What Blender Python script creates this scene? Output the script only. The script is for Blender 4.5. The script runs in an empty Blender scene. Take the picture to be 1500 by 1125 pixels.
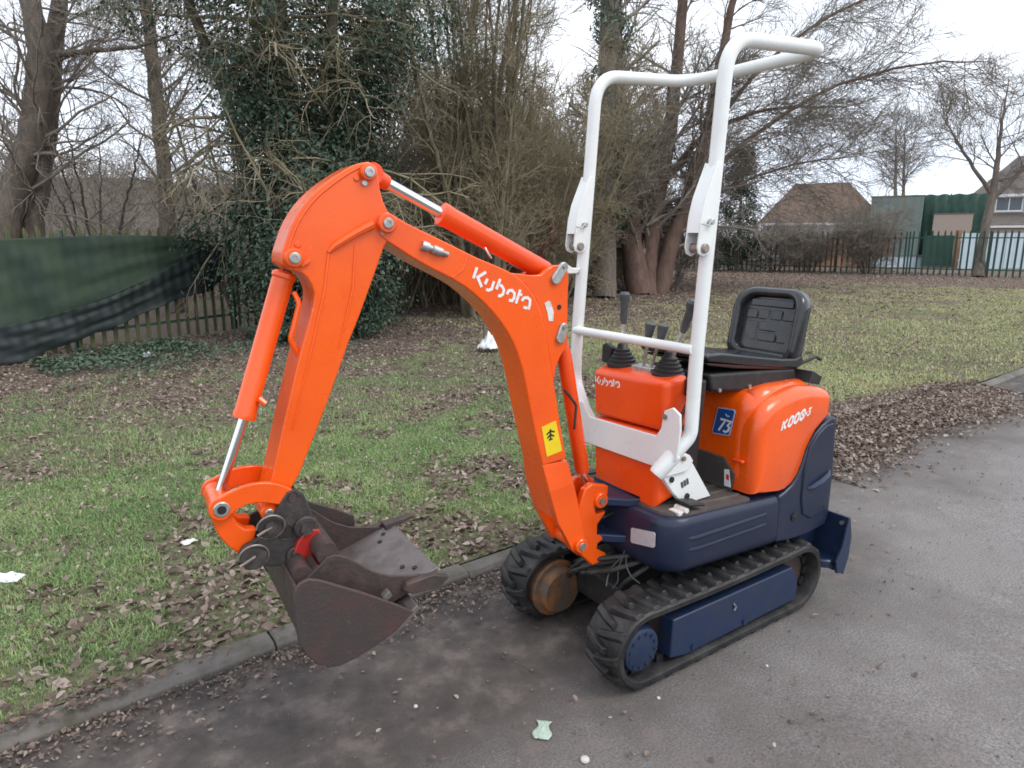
import bpy, bmesh, math, random
import numpy as np
from mathutils import Vector, Matrix

random.seed(11)
rng = np.random.default_rng(11)
sc = bpy.context.scene
col = sc.collection

# ------------------------------------------------------------------ camera
cam_d = bpy.data.cameras.new('camera')
cam = bpy.data.objects.new('camera', cam_d)
col.objects.link(cam)
sc.camera = cam
cam_d.sensor_width = 36.0
cam_d.lens = 995.53 / 1500 * 36
cam_d.clip_start = 0.05
cam_d.clip_end = 1200
_yaw, _pitch, _roll = 4.1161, -0.2130, -0.0027
_f = Vector((math.cos(_pitch) * math.cos(_yaw), math.cos(_pitch) * math.sin(_yaw), math.sin(_pitch)))
_r = _f.cross(Vector((0, 0, 1))).normalized()
_u = _r.cross(_f)
_r2 = math.cos(_roll) * _r + math.sin(_roll) * _u
_u2 = -math.sin(_roll) * _r + math.cos(_roll) * _u
cam.matrix_world = Matrix(((_r2.x, _u2.x, -_f.x, 2.0445), (_r2.y, _u2.y, -_f.y, 1.8623), (_r2.z, _u2.z, -_f.z, 1.5781), (0, 0, 0, 1)))

# ------------------------------------------------------------------ sky, sun, exposure
SUN_EL, SUN_AZ = math.radians(52), math.radians(118)      # azimuth measured from +X towards +Y
world = bpy.data.worlds.new('World')
sc.world = world
world.use_nodes = True
wt = world.node_tree
wt.nodes.clear()
w_out = wt.nodes.new('ShaderNodeOutputWorld')
w_bg = wt.nodes.new('ShaderNodeBackground')
w_sky = wt.nodes.new('ShaderNodeTexSky')
w_sky.sky_type = 'NISHITA'
w_sky.sun_disc = False
w_sky.sun_elevation = SUN_EL
w_sky.sun_rotation = math.pi / 2 - SUN_AZ
w_tc = wt.nodes.new('ShaderNodeTexCoord')
w_map = wt.nodes.new('ShaderNodeMapping')
w_map.inputs['Scale'].default_value = (1.0, 1.0, 2.2)
w_noise = wt.nodes.new('ShaderNodeTexNoise')
w_noise.inputs['Scale'].default_value = 1.6
w_noise.inputs['Detail'].default_value = 5
w_ramp = wt.nodes.new('ShaderNodeValToRGB')
w_ramp.color_ramp.elements[0].position = 0.36
w_ramp.color_ramp.elements[0].color = (9.0, 9.9, 11.5, 1)
w_ramp.color_ramp.elements[1].position = 0.62
w_ramp.color_ramp.elements[1].color = (11.6, 12.0, 12.6, 1)
w_mix = wt.nodes.new('ShaderNodeMix')
w_mix.data_type = 'RGBA'
w_mix.inputs[0].default_value = 0.93
w_bg.inputs['Strength'].default_value = 0.105
L = wt.links.new
L(w_tc.outputs['Generated'], w_map.inputs['Vector'])
L(w_map.outputs[0], w_noise.inputs['Vector'])
L(w_noise.outputs[0], w_ramp.inputs[0])
L(w_sky.outputs[0], w_mix.inputs[6])
L(w_ramp.outputs[0], w_mix.inputs[7])
L(w_mix.outputs[2], w_bg.inputs['Color'])
L(w_bg.outputs[0], w_out.inputs['Surface'])

sun_d = bpy.data.lights.new('sun', 'SUN')
sun_d.energy = 1.2
sun_d.angle = math.radians(22)
sun_d.color = (1.0, 0.95, 0.88)
sun = bpy.data.objects.new('sun', sun_d)
col.objects.link(sun)
_sd = Vector((math.cos(SUN_EL) * math.cos(SUN_AZ), math.cos(SUN_EL) * math.sin(SUN_AZ), math.sin(SUN_EL)))
sun.rotation_euler = _sd.to_track_quat('Z', 'Y').to_euler()
sun.location = (0, 6, 12)

vs = sc.view_settings
vs.view_transform = 'Standard'
vs.look = 'None'
vs.exposure = 0.38
vs.gamma = 1.0
vs.use_curve_mapping = False
sc.render.engine = 'CYCLES'
sc.cycles.max_bounces = 6
sc.cycles.diffuse_bounces = 3
sc.cycles.filter_width = 1.7


# ------------------------------------------------------------------ materials
def new_mat(name):
    m = bpy.data.materials.new(name)
    m.use_nodes = True
    nt = m.node_tree
    b = nt.nodes['Principled BSDF']
    return m, nt, b


def noise(nt, scale, detail=4, rough=0.55, coord='Object', vec=None):
    n = nt.nodes.new('ShaderNodeTexNoise')
    n.inputs['Scale'].default_value = scale
    n.inputs['Detail'].default_value = detail
    n.inputs['Roughness'].default_value = rough
    if vec is None:
        tc = nt.nodes.new('ShaderNodeTexCoord')
        vec = tc.outputs[coord]
    nt.links.new(vec, n.inputs['Vector'])
    return n.outputs['Fac']


def ramp(nt, fac, stops):
    r = nt.nodes.new('ShaderNodeValToRGB')
    cr = r.color_ramp
    while len(cr.elements) < len(stops):
        cr.elements.new(0.5)
    for e, (p, c) in zip(cr.elements, stops):
        e.position = p
        e.color = (*c, 1) if len(c) == 3 else c
    nt.links.new(fac, r.inputs[0])
    return r.outputs[0]


def mixc(nt, fac, a, b, mode='MIX'):
    m = nt.nodes.new('ShaderNodeMix')
    m.data_type = 'RGBA'
    m.blend_type = mode
    for sock, v in ((m.inputs[0], fac), (m.inputs[6], a), (m.inputs[7], b)):
        if isinstance(v, (int, float)):
            sock.default_value = v
        elif isinstance(v, tuple):
            sock.default_value = (*v, 1) if len(v) == 3 else v
        else:
            nt.links.new(v, sock)
    return m.outputs[2]


def bump(nt, bsdf, height, strength=0.3, dist=0.01):
    b = nt.nodes.new('ShaderNodeBump')
    b.inputs['Strength'].default_value = strength
    b.inputs['Distance'].default_value = dist
    nt.links.new(height, b.inputs['Height'])
    nt.links.new(b.outputs[0], bsdf.inputs['Normal'])


def paint(name, base, dirt, rough=0.38, amount=0.25, scale=14, coat=0.0, bumps=0.05, metal=0.0, scratch=None, chips=None):
    m, nt, b = new_mat(name)
    n1 = noise(nt, scale, 6, 0.65)
    f1 = ramp(nt, n1, [(0.45, (0, 0, 0)), (0.75, (amount,) * 3)])
    c = mixc(nt, f1, base, dirt)
    if scratch:
        tc = nt.nodes.new('ShaderNodeTexCoord')
        mp = nt.nodes.new('ShaderNodeMapping')
        mp.inputs['Scale'].default_value = (1, 1, 0.35)
        nt.links.new(tc.outputs['Object'], mp.inputs[0])
        n2 = noise(nt, 38, 3, 0.7, vec=mp.outputs[0])
        f2 = ramp(nt, n2, [(0.70, (0, 0, 0)), (0.76, (0.75,) * 3)])
        c = mixc(nt, f2, c, scratch)
    if chips:
        n3 = noise(nt, 55, 5, 0.8)
        n4 = noise(nt, 5, 3, 0.6)
        ad = nt.nodes.new('ShaderNodeMath')
        ad.operation = 'MULTIPLY_ADD'
        ad.inputs[1].default_value = 0.35
        nt.links.new(n4, ad.inputs[0])
        nt.links.new(n3, ad.inputs[2])
        f3 = ramp(nt, ad.outputs[0], [(0.865, (0, 0, 0)), (0.905, (0.8,) * 3)])
        c = mixc(nt, f3, c, chips)
    nt.links.new(c, b.inputs['Base Color'])
    nr = noise(nt, scale * 2.3, 4)
    rr = ramp(nt, nr, [(0.3, (rough - 0.07,) * 3), (0.7, (rough + 0.12,) * 3)])
    nt.links.new(rr, b.inputs['Roughness'])
    b.inputs['Metallic'].default_value = metal
    b.inputs['Coat Weight'].default_value = coat
    b.inputs['Coat Roughness'].default_value = 0.15
    bump(nt, b, noise(nt, 90, 3), bumps, 0.004)
    return m


M = {}
M['orange'] = paint('orange_paint', (0.90, 0.104, 0.003), (0.66, 0.055, 0.006), 0.25, 0.45, 3.5, 0.35, 0.05, chips=(0.16, 0.055, 0.03))
M['orange_worn'] = paint('worn_orange_paint', (0.90, 0.111, 0.003), (0.66, 0.055, 0.006), 0.28, 0.45, 3.5, 0.3, 0.08, scratch=(0.80, 0.30, 0.16), chips=(0.16, 0.055, 0.03))
M['red_orange'] = paint('red_orange_paint', (0.86, 0.078, 0.004), (0.60, 0.042, 0.006), 0.30, 0.45, 3.5, 0.25, 0.05, chips=(0.18, 0.05, 0.03))
M['navy'] = paint('navy_paint', (0.010, 0.024, 0.066), (0.035, 0.037, 0.045), 0.40, 0.5, 12, 0.1, 0.06)
M['navy_plastic'] = paint('navy_plastic', (0.009, 0.016, 0.042), (0.030, 0.034, 0.045), 0.36, 0.4, 5, 0.0, 0.12)
M['white'] = paint('white_paint', (0.78, 0.80, 0.79), (0.58, 0.57, 0.53), 0.30, 0.3, 6, 0.25, 0.05, chips=(0.30, 0.22, 0.16))
M['rust'] = paint('rusty_steel', (0.058, 0.043, 0.041), (0.125, 0.075, 0.060), 0.55, 0.8, 16, 0.0, 0.4, 0.2, chips=(0.20, 0.17, 0.16))
M['rust_red'] = paint('rust_with_red_paint', (0.058, 0.046, 0.044), (0.105, 0.044, 0.038), 0.56, 0.7, 9, 0.0, 0.4, 0.15, chips=(0.20, 0.17, 0.16))
M['worn_steel'] = paint('worn_steel_plate', (0.17, 0.148, 0.144), (0.085, 0.060, 0.055), 0.45, 0.8, 16, 0.0, 0.25, 0.35)
M['red'] = paint('red_paint', (0.40, 0.016, 0.012), (0.12, 0.03, 0.025), 0.42, 0.6, 25, 0.1, 0.1)
M['rubber'] = paint('track_rubber', (0.011, 0.011, 0.012), (0.060, 0.053, 0.048), 0.52, 0.8, 9, 0.0, 0.3)
M['gaiter'] = paint('gaiter_rubber', (0.013, 0.013, 0.015), (0.05, 0.05, 0.05), 0.45, 0.4, 25, 0.0, 0.1)
M['seat'] = paint('seat_vinyl', (0.012, 0.013, 0.016), (0.03, 0.033, 0.038), 0.19, 0.4, 12, 0.25, 0.12)
M['seat_red'] = paint('seat_shell', (0.028, 0.012, 0.012), (0.06, 0.03, 0.03), 0.4, 0.5, 20)
M['black'] = paint('black_parts', (0.014, 0.013, 0.014), (0.06, 0.05, 0.045), 0.5, 0.5, 20, 0.0, 0.1)
M['mat'] = paint('floor_mat_rubber', (0.060, 0.050, 0.046), (0.12, 0.10, 0.085), 0.6, 0.6, 14, 0.0, 0.2)
M['hose'] = paint('hose_rubber', (0.020, 0.019, 0.018), (0.09, 0.08, 0.065), 0.5, 0.6, 30)
M['chrome'] = paint('chrome_rod', (0.75, 0.76, 0.78), (0.55, 0.55, 0.56), 0.12, 0.2, 10, 0, 0.0, 1.0)
M['zinc'] = paint('zinc_pin', (0.50, 0.50, 0.49), (0.20, 0.16, 0.12), 0.38, 0.7, 40, 0, 0.1, 0.8)
M['hitch'] = paint('grimy_hitch_steel', (0.040, 0.036, 0.036), (0.11, 0.085, 0.075), 0.55, 0.8, 30, 0, 0.35, 0.2)
M['pin'] = paint('dirty_pin', (0.33, 0.29, 0.26), (0.16, 0.09, 0.06), 0.48, 0.8, 50, 0, 0.2, 0.6)
M['rust_cover'] = paint('rusty_motor_cover', (0.115, 0.080, 0.055), (0.34, 0.125, 0.028), 0.62, 1.0, 13, 0, 0.3, 0.1)
M['grip'] = paint('lever_grip', (0.055, 0.060, 0.064), (0.11, 0.11, 0.11), 0.45, 0.5, 25)
M['decal_white'] = paint('white_vinyl', (0.80, 0.80, 0.80), (0.6, 0.55, 0.5), 0.4, 0.25, 30)
M['decal_wear'] = paint('worn_white_vinyl', (0.74, 0.72, 0.68), (0.38, 0.32, 0.30), 0.45, 0.9, 45)
M['decal_yellow'] = paint('yellow_vinyl', (0.83, 0.62, 0.015), (0.7, 0.45, 0.02), 0.4, 0.3, 20)
M['decal_black'] = paint('black_print', (0.02, 0.02, 0.015), (0.05, 0.05, 0.04), 0.5)
M['decal_blue'] = paint('blue_vinyl', (0.016, 0.075, 0.30), (0.03, 0.05, 0.16), 0.35, 0.3, 20)
M['decal_pale'] = paint('pale_blue_print', (0.42, 0.55, 0.80), (0.3, 0.4, 0.7), 0.4)
M['decal_red'] = paint('red_print', (0.6, 0.03, 0.03), (0.4, 0.03, 0.03), 0.4)
M['label_grey'] = paint('grey_label', (0.50, 0.49, 0.50), (0.34, 0.32, 0.32), 0.45, 0.6, 60)
M['fence'] = paint('green_fence_paint', (0.028, 0.085, 0.068), (0.06, 0.09, 0.06), 0.5, 0.7, 7)
M['fence_olive'] = paint('olive_fence_paint', (0.085, 0.105, 0.050), (0.14, 0.125, 0.05), 0.65, 0.9, 5)  # olive to yellow-brown tone for the pales of the long fence
M['kerb'] = paint('kerb_concrete', (0.155, 0.140, 0.128), (0.070, 0.066, 0.042), 0.85, 1.0, 7, 0, 0.8)
M['plastic_white'] = paint('white_polythene', (0.75, 0.78, 0.80), (0.6, 0.6, 0.6), 0.3, 0.3, 20)
M['paper_green'] = paint('pale_green_paper', (0.40, 0.50, 0.42), (0.25, 0.30, 0.22), 0.7, 0.7, 40)
M['stone_pale'] = paint('pale_pebble', (0.55, 0.53, 0.50), (0.4, 0.35, 0.32), 0.7, 0.5, 40)
M['cable'] = paint('cable', (0.05, 0.05, 0.05), (0.09, 0.09, 0.09), 0.5)
M['glass'] = paint('dark_window_glass', (0.10, 0.12, 0.14), (0.06, 0.07, 0.08), 0.10, 0.2, 2)
M['upvc'] = paint('white_upvc', (0.74, 0.75, 0.76), (0.6, 0.6, 0.6), 0.4, 0.3, 3)
M['timber_orange'] = paint('orange_brown_fence_timber', (0.30, 0.155, 0.085), (0.18, 0.11, 0.07), 0.75, 0.9, 3)
M['paleblue'] = paint('pale_blue_paint', (0.50, 0.60, 0.66), (0.38, 0.45, 0.50), 0.5, 0.7, 1.5)
M['greygreen'] = paint('grey_green_sheeting', (0.17, 0.215, 0.195), (0.13, 0.165, 0.15), 0.6, 0.7, 1.2)
M['greennet'] = paint('green_screen_fabric', (0.022, 0.064, 0.044), (0.015, 0.042, 0.031), 0.7, 0.9, 1.5)


def attr_mat(name, lo, hi, rough=0.7, trans=0.0, spec=0.3, mid=None):
    """colour picked per piece by the vertex attribute tint (a random number for each leaf or blade)"""
    m, nt, b = new_mat(name)
    a = nt.nodes.new('ShaderNodeAttribute')
    a.attribute_name = 'tint'
    stops = [(0.0, lo), (1.0, hi)] if mid is None else [(0.0, lo), (0.5, mid), (1.0, hi)]
    c = ramp(nt, a.outputs['Fac'], stops)
    nt.links.new(c, b.inputs['Base Color'])
    b.inputs['Roughness'].default_value = rough
    b.inputs['Specular IOR Level'].default_value = spec
    if trans:
        tr = nt.nodes.new('ShaderNodeBsdfTranslucent')
        nt.links.new(c, tr.inputs[0])
        mx = nt.nodes.new('ShaderNodeMixShader')
        mx.inputs[0].default_value = trans
        nt.links.new(b.outputs[0], mx.inputs[1])
        nt.links.new(tr.outputs[0], mx.inputs[2])
        nt.links.new(mx.outputs[0], nt.nodes['Material Output'].inputs[0])
    return m


M['leaf_dead'] = attr_mat('dead_leaves', (0.105, 0.074, 0.060), (0.46, 0.385, 0.325), 0.75, 0.12, 0.25, (0.235, 0.178, 0.146))
M['grass'] = attr_mat('grass_blades', (0.140, 0.215, 0.085), (0.56, 0.54, 0.29), 0.6, 0.25, 0.3, (0.270, 0.390, 0.160))
M['ivy'] = attr_mat('ivy_leaves', (0.026, 0.050, 0.034), (0.145, 0.180, 0.115), 0.42, 0.10, 0.4, (0.058, 0.098, 0.064))
M['ground_ivy'] = attr_mat('ground_ivy_leaves', (0.04, 0.075, 0.045), (0.12, 0.17, 0.11), 0.45, 0.1, 0.4)
M['conifer'] = attr_mat('conifer_needles', (0.018, 0.034, 0.026), (0.05, 0.075, 0.05), 0.6, 0.0, 0.3)


def bark(name, a, b_, scale=6):
    m, nt, b = new_mat(name)
    tc = nt.nodes.new('ShaderNodeTexCoord')
    mp = nt.nodes.new('ShaderNodeMapping')
    mp.inputs['Scale'].default_value = (1, 1, 0.3)
    nt.links.new(tc.outputs['Object'], mp.inputs[0])
    n = noise(nt, scale, 6, 0.65, vec=mp.outputs[0])
    c = ramp(nt, n, [(0.3, a), (0.7, b_)])
    nt.links.new(c, b.inputs['Base Color'])
    b.inputs['Roughness'].default_value = 0.85
    bump(nt, b, noise(nt, scale * 4, 4, vec=mp.outputs[0]), 0.7, 0.03)
    return m


M['bark'] = bark('brown_bark', (0.075, 0.060, 0.050), (0.195, 0.158, 0.128), 9)
M['bark_olive'] = bark('olive_lichen_bark', (0.095, 0.082, 0.054), (0.235, 0.205, 0.135), 9)
M['bark_red'] = bark('reddish_bark', (0.085, 0.050, 0.040), (0.17, 0.105, 0.080))
M['twig'] = bark('brown_twigs', (0.175, 0.150, 0.125), (0.30, 0.262, 0.220), 2)
M['twig_olive'] = bark('olive_twigs', (0.215, 0.180, 0.118), (0.36, 0.308, 0.205), 2)
M['twig_grey'] = bark('grey_twigs', (0.14, 0.125, 0.11), (0.22, 0.20, 0.18), 2)
M['twig_red'] = bark('red_twigs', (0.16, 0.055, 0.042), (0.26, 0.10, 0.075), 2)


def ground_mat():
    m, nt, b = new_mat('verge_soil')
    tc = nt.nodes.new('ShaderNodeTexCoord')
    P = tc.outputs['Object']
    big = noise(nt, 0.55, 4, 0.6, vec=P)
    mid = noise(nt, 3.2, 5, 0.65, vec=P)
    fine = noise(nt, 38, 4, 0.7, vec=P)
    litter = ramp(nt, fine, [(0.30, (0.065, 0.047, 0.036)), (0.50, (0.150, 0.112, 0.090)), (0.72, (0.31, 0.25, 0.205))])
    green = ramp(nt, fine, [(0.28, (0.080, 0.078, 0.046)), (0.55, (0.160, 0.165, 0.092)), (0.8, (0.27, 0.265, 0.155))])
    mix1 = nt.nodes.new('ShaderNodeMath')
    mix1.operation = 'ADD'
    nt.links.new(big, mix1.inputs[0])
    nt.links.new(mid, mix1.inputs[1])
    g = nt.nodes.new('ShaderNodeMath')
    g.operation = 'MULTIPLY'
    g.inputs[1].default_value = 0.5
    nt.links.new(mix1.outputs[0], g.inputs[0])
    # more leaf litter away from the road, under the trees
    sep = nt.nodes.new('ShaderNodeSeparateXYZ')
    nt.links.new(P, sep.inputs[0])
    d = nt.nodes.new('ShaderNodeMapRange')
    d.inputs[1].default_value = -2.8
    d.inputs[2].default_value = -8.5
    d.inputs[3].default_value = 0.06
    d.inputs[4].default_value = -0.10
    nt.links.new(sep.outputs['Y'], d.inputs[0])
    g2 = nt.nodes.new('ShaderNodeMath')
    g2.operation = 'ADD'
    nt.links.new(g.outputs[0], g2.inputs[0])
    nt.links.new(d.outputs[0], g2.inputs[1])
    f = ramp(nt, g2.outputs[0], [(0.45, (0, 0, 0)), (0.54, (1, 1, 1))])
    nt.links.new(mixc(nt, f, litter, green), b.inputs['Base Color'])
    b.inputs['Roughness'].default_value = 0.95
    b.inputs['Specular IOR Level'].default_value = 0.15
    bump(nt, b, fine, 0.9, 0.03)
    return m


M['verge'] = ground_mat()


def road_mat():
    m, nt, b = new_mat('worn_tarmac')
    tc = nt.nodes.new('ShaderNodeTexCoord')
    P = tc.outputs['Object']
    big = noise(nt, 0.9, 5, 0.6, vec=P)
    mid = noise(nt, 6, 5, 0.65, vec=P)
    fine = noise(nt, 120, 4, 0.75, vec=P)
    vor = nt.nodes.new('ShaderNodeTexVoronoi')
    vor.inputs['Scale'].default_value = 150
    nt.links.new(P, vor.inputs['Vector'])
    base = ramp(nt, fine, [(0.30, (0.085, 0.078, 0.077)), (0.52, (0.212, 0.196, 0.188)), (0.76, (0.39, 0.362, 0.348))])
    stone = ramp(nt, vor.outputs['Color'], [(0.80, (0, 0, 0)), (0.95, (0.45,) * 3)])
    base = mixc(nt, stone, base, (0.25, 0.225, 0.20))
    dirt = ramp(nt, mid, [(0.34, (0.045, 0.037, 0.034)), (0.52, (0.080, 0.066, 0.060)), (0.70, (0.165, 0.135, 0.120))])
    # dirt band along the kerb; X gradient paints sky sheen in towards the rear
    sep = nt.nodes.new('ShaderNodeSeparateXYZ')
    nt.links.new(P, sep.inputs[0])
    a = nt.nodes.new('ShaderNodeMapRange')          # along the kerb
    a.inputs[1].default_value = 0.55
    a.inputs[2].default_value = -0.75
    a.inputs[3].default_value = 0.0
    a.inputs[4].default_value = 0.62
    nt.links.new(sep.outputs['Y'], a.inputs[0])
    x = nt.nodes.new('ShaderNodeMapRange')  # less dark mix behind the digger, painting in the grazing sky reflection
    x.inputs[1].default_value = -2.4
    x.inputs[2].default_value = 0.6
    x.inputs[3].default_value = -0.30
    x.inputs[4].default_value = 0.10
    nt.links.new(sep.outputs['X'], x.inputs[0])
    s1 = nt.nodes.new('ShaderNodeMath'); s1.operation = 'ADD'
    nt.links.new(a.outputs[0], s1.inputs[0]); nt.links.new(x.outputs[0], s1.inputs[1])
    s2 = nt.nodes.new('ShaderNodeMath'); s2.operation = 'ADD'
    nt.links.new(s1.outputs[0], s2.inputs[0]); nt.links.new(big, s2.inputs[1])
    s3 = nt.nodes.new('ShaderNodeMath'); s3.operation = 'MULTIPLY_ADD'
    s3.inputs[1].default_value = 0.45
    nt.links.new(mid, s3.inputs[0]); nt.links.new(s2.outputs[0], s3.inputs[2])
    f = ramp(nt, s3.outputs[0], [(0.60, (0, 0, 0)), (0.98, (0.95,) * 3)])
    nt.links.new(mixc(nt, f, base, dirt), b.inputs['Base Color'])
    b.inputs['Roughness'].default_value = 0.78
    b.inputs['Specular IOR Level'].default_value = 0.35
    h = mixc(nt, 0.5, fine, mid)
    bump(nt, b, h, 0.7, 0.012)
    return m


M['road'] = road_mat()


def brick_mat(name, c1, c2, mortar, scale):
    m, nt, b = new_mat(name)
    tc = nt.nodes.new('ShaderNodeTexCoord')
    t = nt.nodes.new('ShaderNodeTexBrick')
    t.inputs['Color1'].default_value = (*c1, 1)
    t.inputs['Color2'].default_value = (*c2, 1)
    t.inputs['Mortar'].default_value = (*mortar, 1)
    t.inputs['Scale'].default_value = scale
    nt.links.new(tc.outputs['Object'], t.inputs['Vector'])
    n = noise(nt, 1.5, 4, vec=tc.outputs['Object'])
    nt.links.new(mixc(nt, 0.35, t.outputs['Color'], ramp(nt, n, [(0.3, c1), (0.7, c2)])), b.inputs['Base Color'])
    b.inputs['Roughness'].default_value = 0.85
    return m


M['brick_pink'] = brick_mat('pinkish_brick', (0.36, 0.22, 0.17), (0.30, 0.20, 0.16), (0.40, 0.35, 0.30), 4)
M['brick_cream'] = brick_mat('buff_brick', (0.42, 0.34, 0.25), (0.38, 0.30, 0.22), (0.45, 0.40, 0.34), 4)
M['roof_brown'] = paint('brown_roof_tiles', (0.135, 0.085, 0.062), (0.08, 0.06, 0.045), 0.8, 0.9, 2.0, 0, 0.5)
M['roof_grey'] = paint('grey_brown_roof_tiles', (0.125, 0.105, 0.092), (0.08, 0.07, 0.06), 0.8, 0.9, 2.0, 0, 0.5)
M['hill'] = paint('scrub_bank_soil', (0.115, 0.088, 0.062), (0.075, 0.068, 0.040), 0.95, 1.0, 0.35, 0, 0.5)
M['net_green'] = paint('green_mesh_sheet', (0.050, 0.082, 0.052), (0.018, 0.038, 0.040), 0.75, 1.0, 1.6, 0, 0.3)
M['net_dark'] = paint('dark_mesh_sheet', (0.020, 0.029, 0.030), (0.038, 0.050, 0.047), 0.6, 0.8, 3.0, 0, 0.3)


for _n, _f in (('net_green', .16), ('net_dark', .08)):      # open weave: a little of what is behind shows through
    _nt = M[_n].node_tree
    _mx = _nt.nodes.new('ShaderNodeMixShader')
    _tp = _nt.nodes.new('ShaderNodeBsdfTransparent')
    _mx.inputs[0].default_value = _f
    _nt.links.new(_nt.nodes['Principled BSDF'].outputs[0], _mx.inputs[1])
    _nt.links.new(_tp.outputs[0], _mx.inputs[2])
    _nt.links.new(_mx.outputs[0], _nt.nodes['Material Output'].inputs[0])

# ------------------------------------------------------------------ mesh helpers
def link(name, me, mat=None, parent=None, label=None):
    o = bpy.data.objects.new(name, me)
    col.objects.link(o)
    if mat is not None and me is not None and not me.materials:
        me.materials.append(mat)
    if parent is not None:
        o.parent = parent
    if label:
        o['label'] = label
    return o


def tag(o, label, cat=None, group=None, kind=None):
    if label:
        o['label'] = label
    if cat:
        o['category'] = cat
    if group:
        o['group'] = group
    if kind:
        o['kind'] = kind
    return o


def empty(name, loc, label, cat, group=None):
    o = bpy.data.objects.new(name, None)
    o.empty_display_size = 0.1
    o.location = loc
    col.objects.link(o)
    return tag(o, label, cat, group)


class MB:
    """collects vertices and faces for ONE mesh object"""

    def __init__(s):
        s.v, s.f = [], []

    def add(s, vs, fs):
        n = len(s.v)
        s.v += [tuple(v) for v in vs]
        s.f += [tuple(i + n for i in f) for f in fs]
        return s

    def prism(s, poly, f, a, b):
        """polygon extruded between a and b; f(p, t) gives the point in space"""
        n = len(poly)
        vs = [f(p, a) for p in poly] + [f(p, b) for p in poly]
        fs = [tuple(range(n))[::-1], tuple(range(n, 2 * n))]
        fs += [(i, (i + 1) % n, n + (i + 1) % n, n + i) for i in range(n)]
        return s.add(vs, fs)

    def box(s, c, d, rot=None):
        vs = []
        for k in (-1, 1):
            for j in (-1, 1):
                for i in (-1, 1):
                    p = Vector((i * d[0] / 2, j * d[1] / 2, k * d[2] / 2))
                    if rot is not None:
                        p = rot @ p
                    vs.append((c[0] + p.x, c[1] + p.y, c[2] + p.z))
        return s.add(vs, [(0, 2, 3, 1), (4, 5, 7, 6), (0, 1, 5, 4), (2, 6, 7, 3), (0, 4, 6, 2), (1, 3, 7, 5)])

    def lathe(s, p0, axis, prof, n=24):
        """profile [(distance along axis, radius)]"""
        ax = Vector(axis).normalized()
        a = ax.orthogonal().normalized()
        b = ax.cross(a)
        p0 = Vector(p0)
        vs, fs = [], []
        for (t, r) in prof:
            for k in range(n):
                w = 2 * math.pi * k / n
                vs.append(p0 + ax * t + (a * math.cos(w) + b * math.sin(w)) * r)
        for i in range(len(prof) - 1):
            for k in range(n):
                k2 = (k + 1) % n
                fs.append((i * n + k, i * n + k2, (i + 1) * n + k2, (i + 1) * n + k))
        fs.append(tuple(range(n))[::-1])
        fs.append(tuple(range((len(prof) - 1) * n, len(prof) * n)))
        return s.add(vs, fs)

    def cyl(s, a, b, r, n=20, ch=0.0):
        a, b = Vector(a), Vector(b)
        l = (b - a).length
        prof = [(0, r), (l, r)] if not ch else [(0, r - ch), (ch, r), (l - ch, r), (l, r - ch)]
        return s.lathe(a, b - a, prof, n)

    def tube(s, pts, r, n=12):
        pts = [Vector(p) for p in pts]
        rs = r if isinstance(r, (list, tuple)) else [r] * len(pts)
        vs, fs = [], []
        t0 = (pts[1] - pts[0]).normalized()
        a = t0.orthogonal().normalized()
        for i, p in enumerate(pts):
            if i == 0:
                t = pts[1] - pts[0]
            elif i == len(pts) - 1:
                t = pts[-1] - pts[-2]
            else:
                t = (pts[i + 1] - p).normalized() + (p - pts[i - 1]).normalized()
            t.normalize()
            a = (a - t * a.dot(t)).normalized()
            b = t.cross(a)
            for k in range(n):
                w = 2 * math.pi * k / n
                vs.append(p + (a * math.cos(w) + b * math.sin(w)) * rs[i])
        for i in range(len(pts) - 1):
            for k in range(n):
                k2 = (k + 1) % n
                fs.append((i * n + k, i * n + k2, (i + 1) * n + k2, (i + 1) * n + k))
        fs.append(tuple(range(n))[::-1])
        fs.append(tuple(range((len(pts) - 1) * n, len(pts) * n)))
        return s.add(vs, fs)

    def build(s, name, mat, parent=None, bevel=0.0, seg=2, sharp=38, label=None):
        me = bpy.data.meshes.new(name)
        me.from_pydata([tuple(v) for v in s.v], [], s.f)
        bm = bmesh.new()
        bm.from_mesh(me)
        bmesh.ops.recalc_face_normals(bm, faces=bm.faces)
        bm.to_mesh(me)
        bm.free()
        me.polygons.foreach_set('use_smooth', [True] * len(me.polygons))
        me.set_sharp_from_angle(angle=math.radians(sharp))
        o = link(name, me, mat, parent, label)
        if bevel:
            md = o.modifiers.new('edge', 'BEVEL')
            md.width = bevel
            md.segments = seg
            md.limit_method = 'ANGLE'
            md.angle_limit = math.radians(sharp)
            md.harden_normals = False
        return o


def fillet(pts, rad, n=8):
    """polyline with its corners rounded"""
    pts = [Vector(p) for p in pts]
    out = [pts[0]]
    for i in range(1, len(pts) - 1):
        a, b, c = pts[i - 1], pts[i], pts[i + 1]
        r = rad[i - 1] if isinstance(rad, (list, tuple)) else rad
        d1, d2 = (a - b).normalized(), (c - b).normalized()
        ang = d1.angle(d2)
        t = min(r / math.tan(ang / 2), 0.49 * (a - b).length, 0.49 * (c - b).length)
        p, q = b + d1 * t, b + d2 * t
        for k in range(n + 1):
            w = k / n
            out.append(p * (1 - w) ** 2 + b * 2 * w * (1 - w) + q * w * w)
    out.append(pts[-1])
    return out


def smooth_poly(pts, it=1):
    """corner cutting on an open 2D polyline"""
    for _ in range(it):
        q = [pts[0]]
        for a, b in zip(pts[:-1], pts[1:]):
            q.append((a[0] * .75 + b[0] * .25, a[1] * .75 + b[1] * .25))
            q.append((a[0] * .25 + b[0] * .75, a[1] * .25 + b[1] * .75))
        q.append(pts[-1])
        pts = q
    return pts


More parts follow.
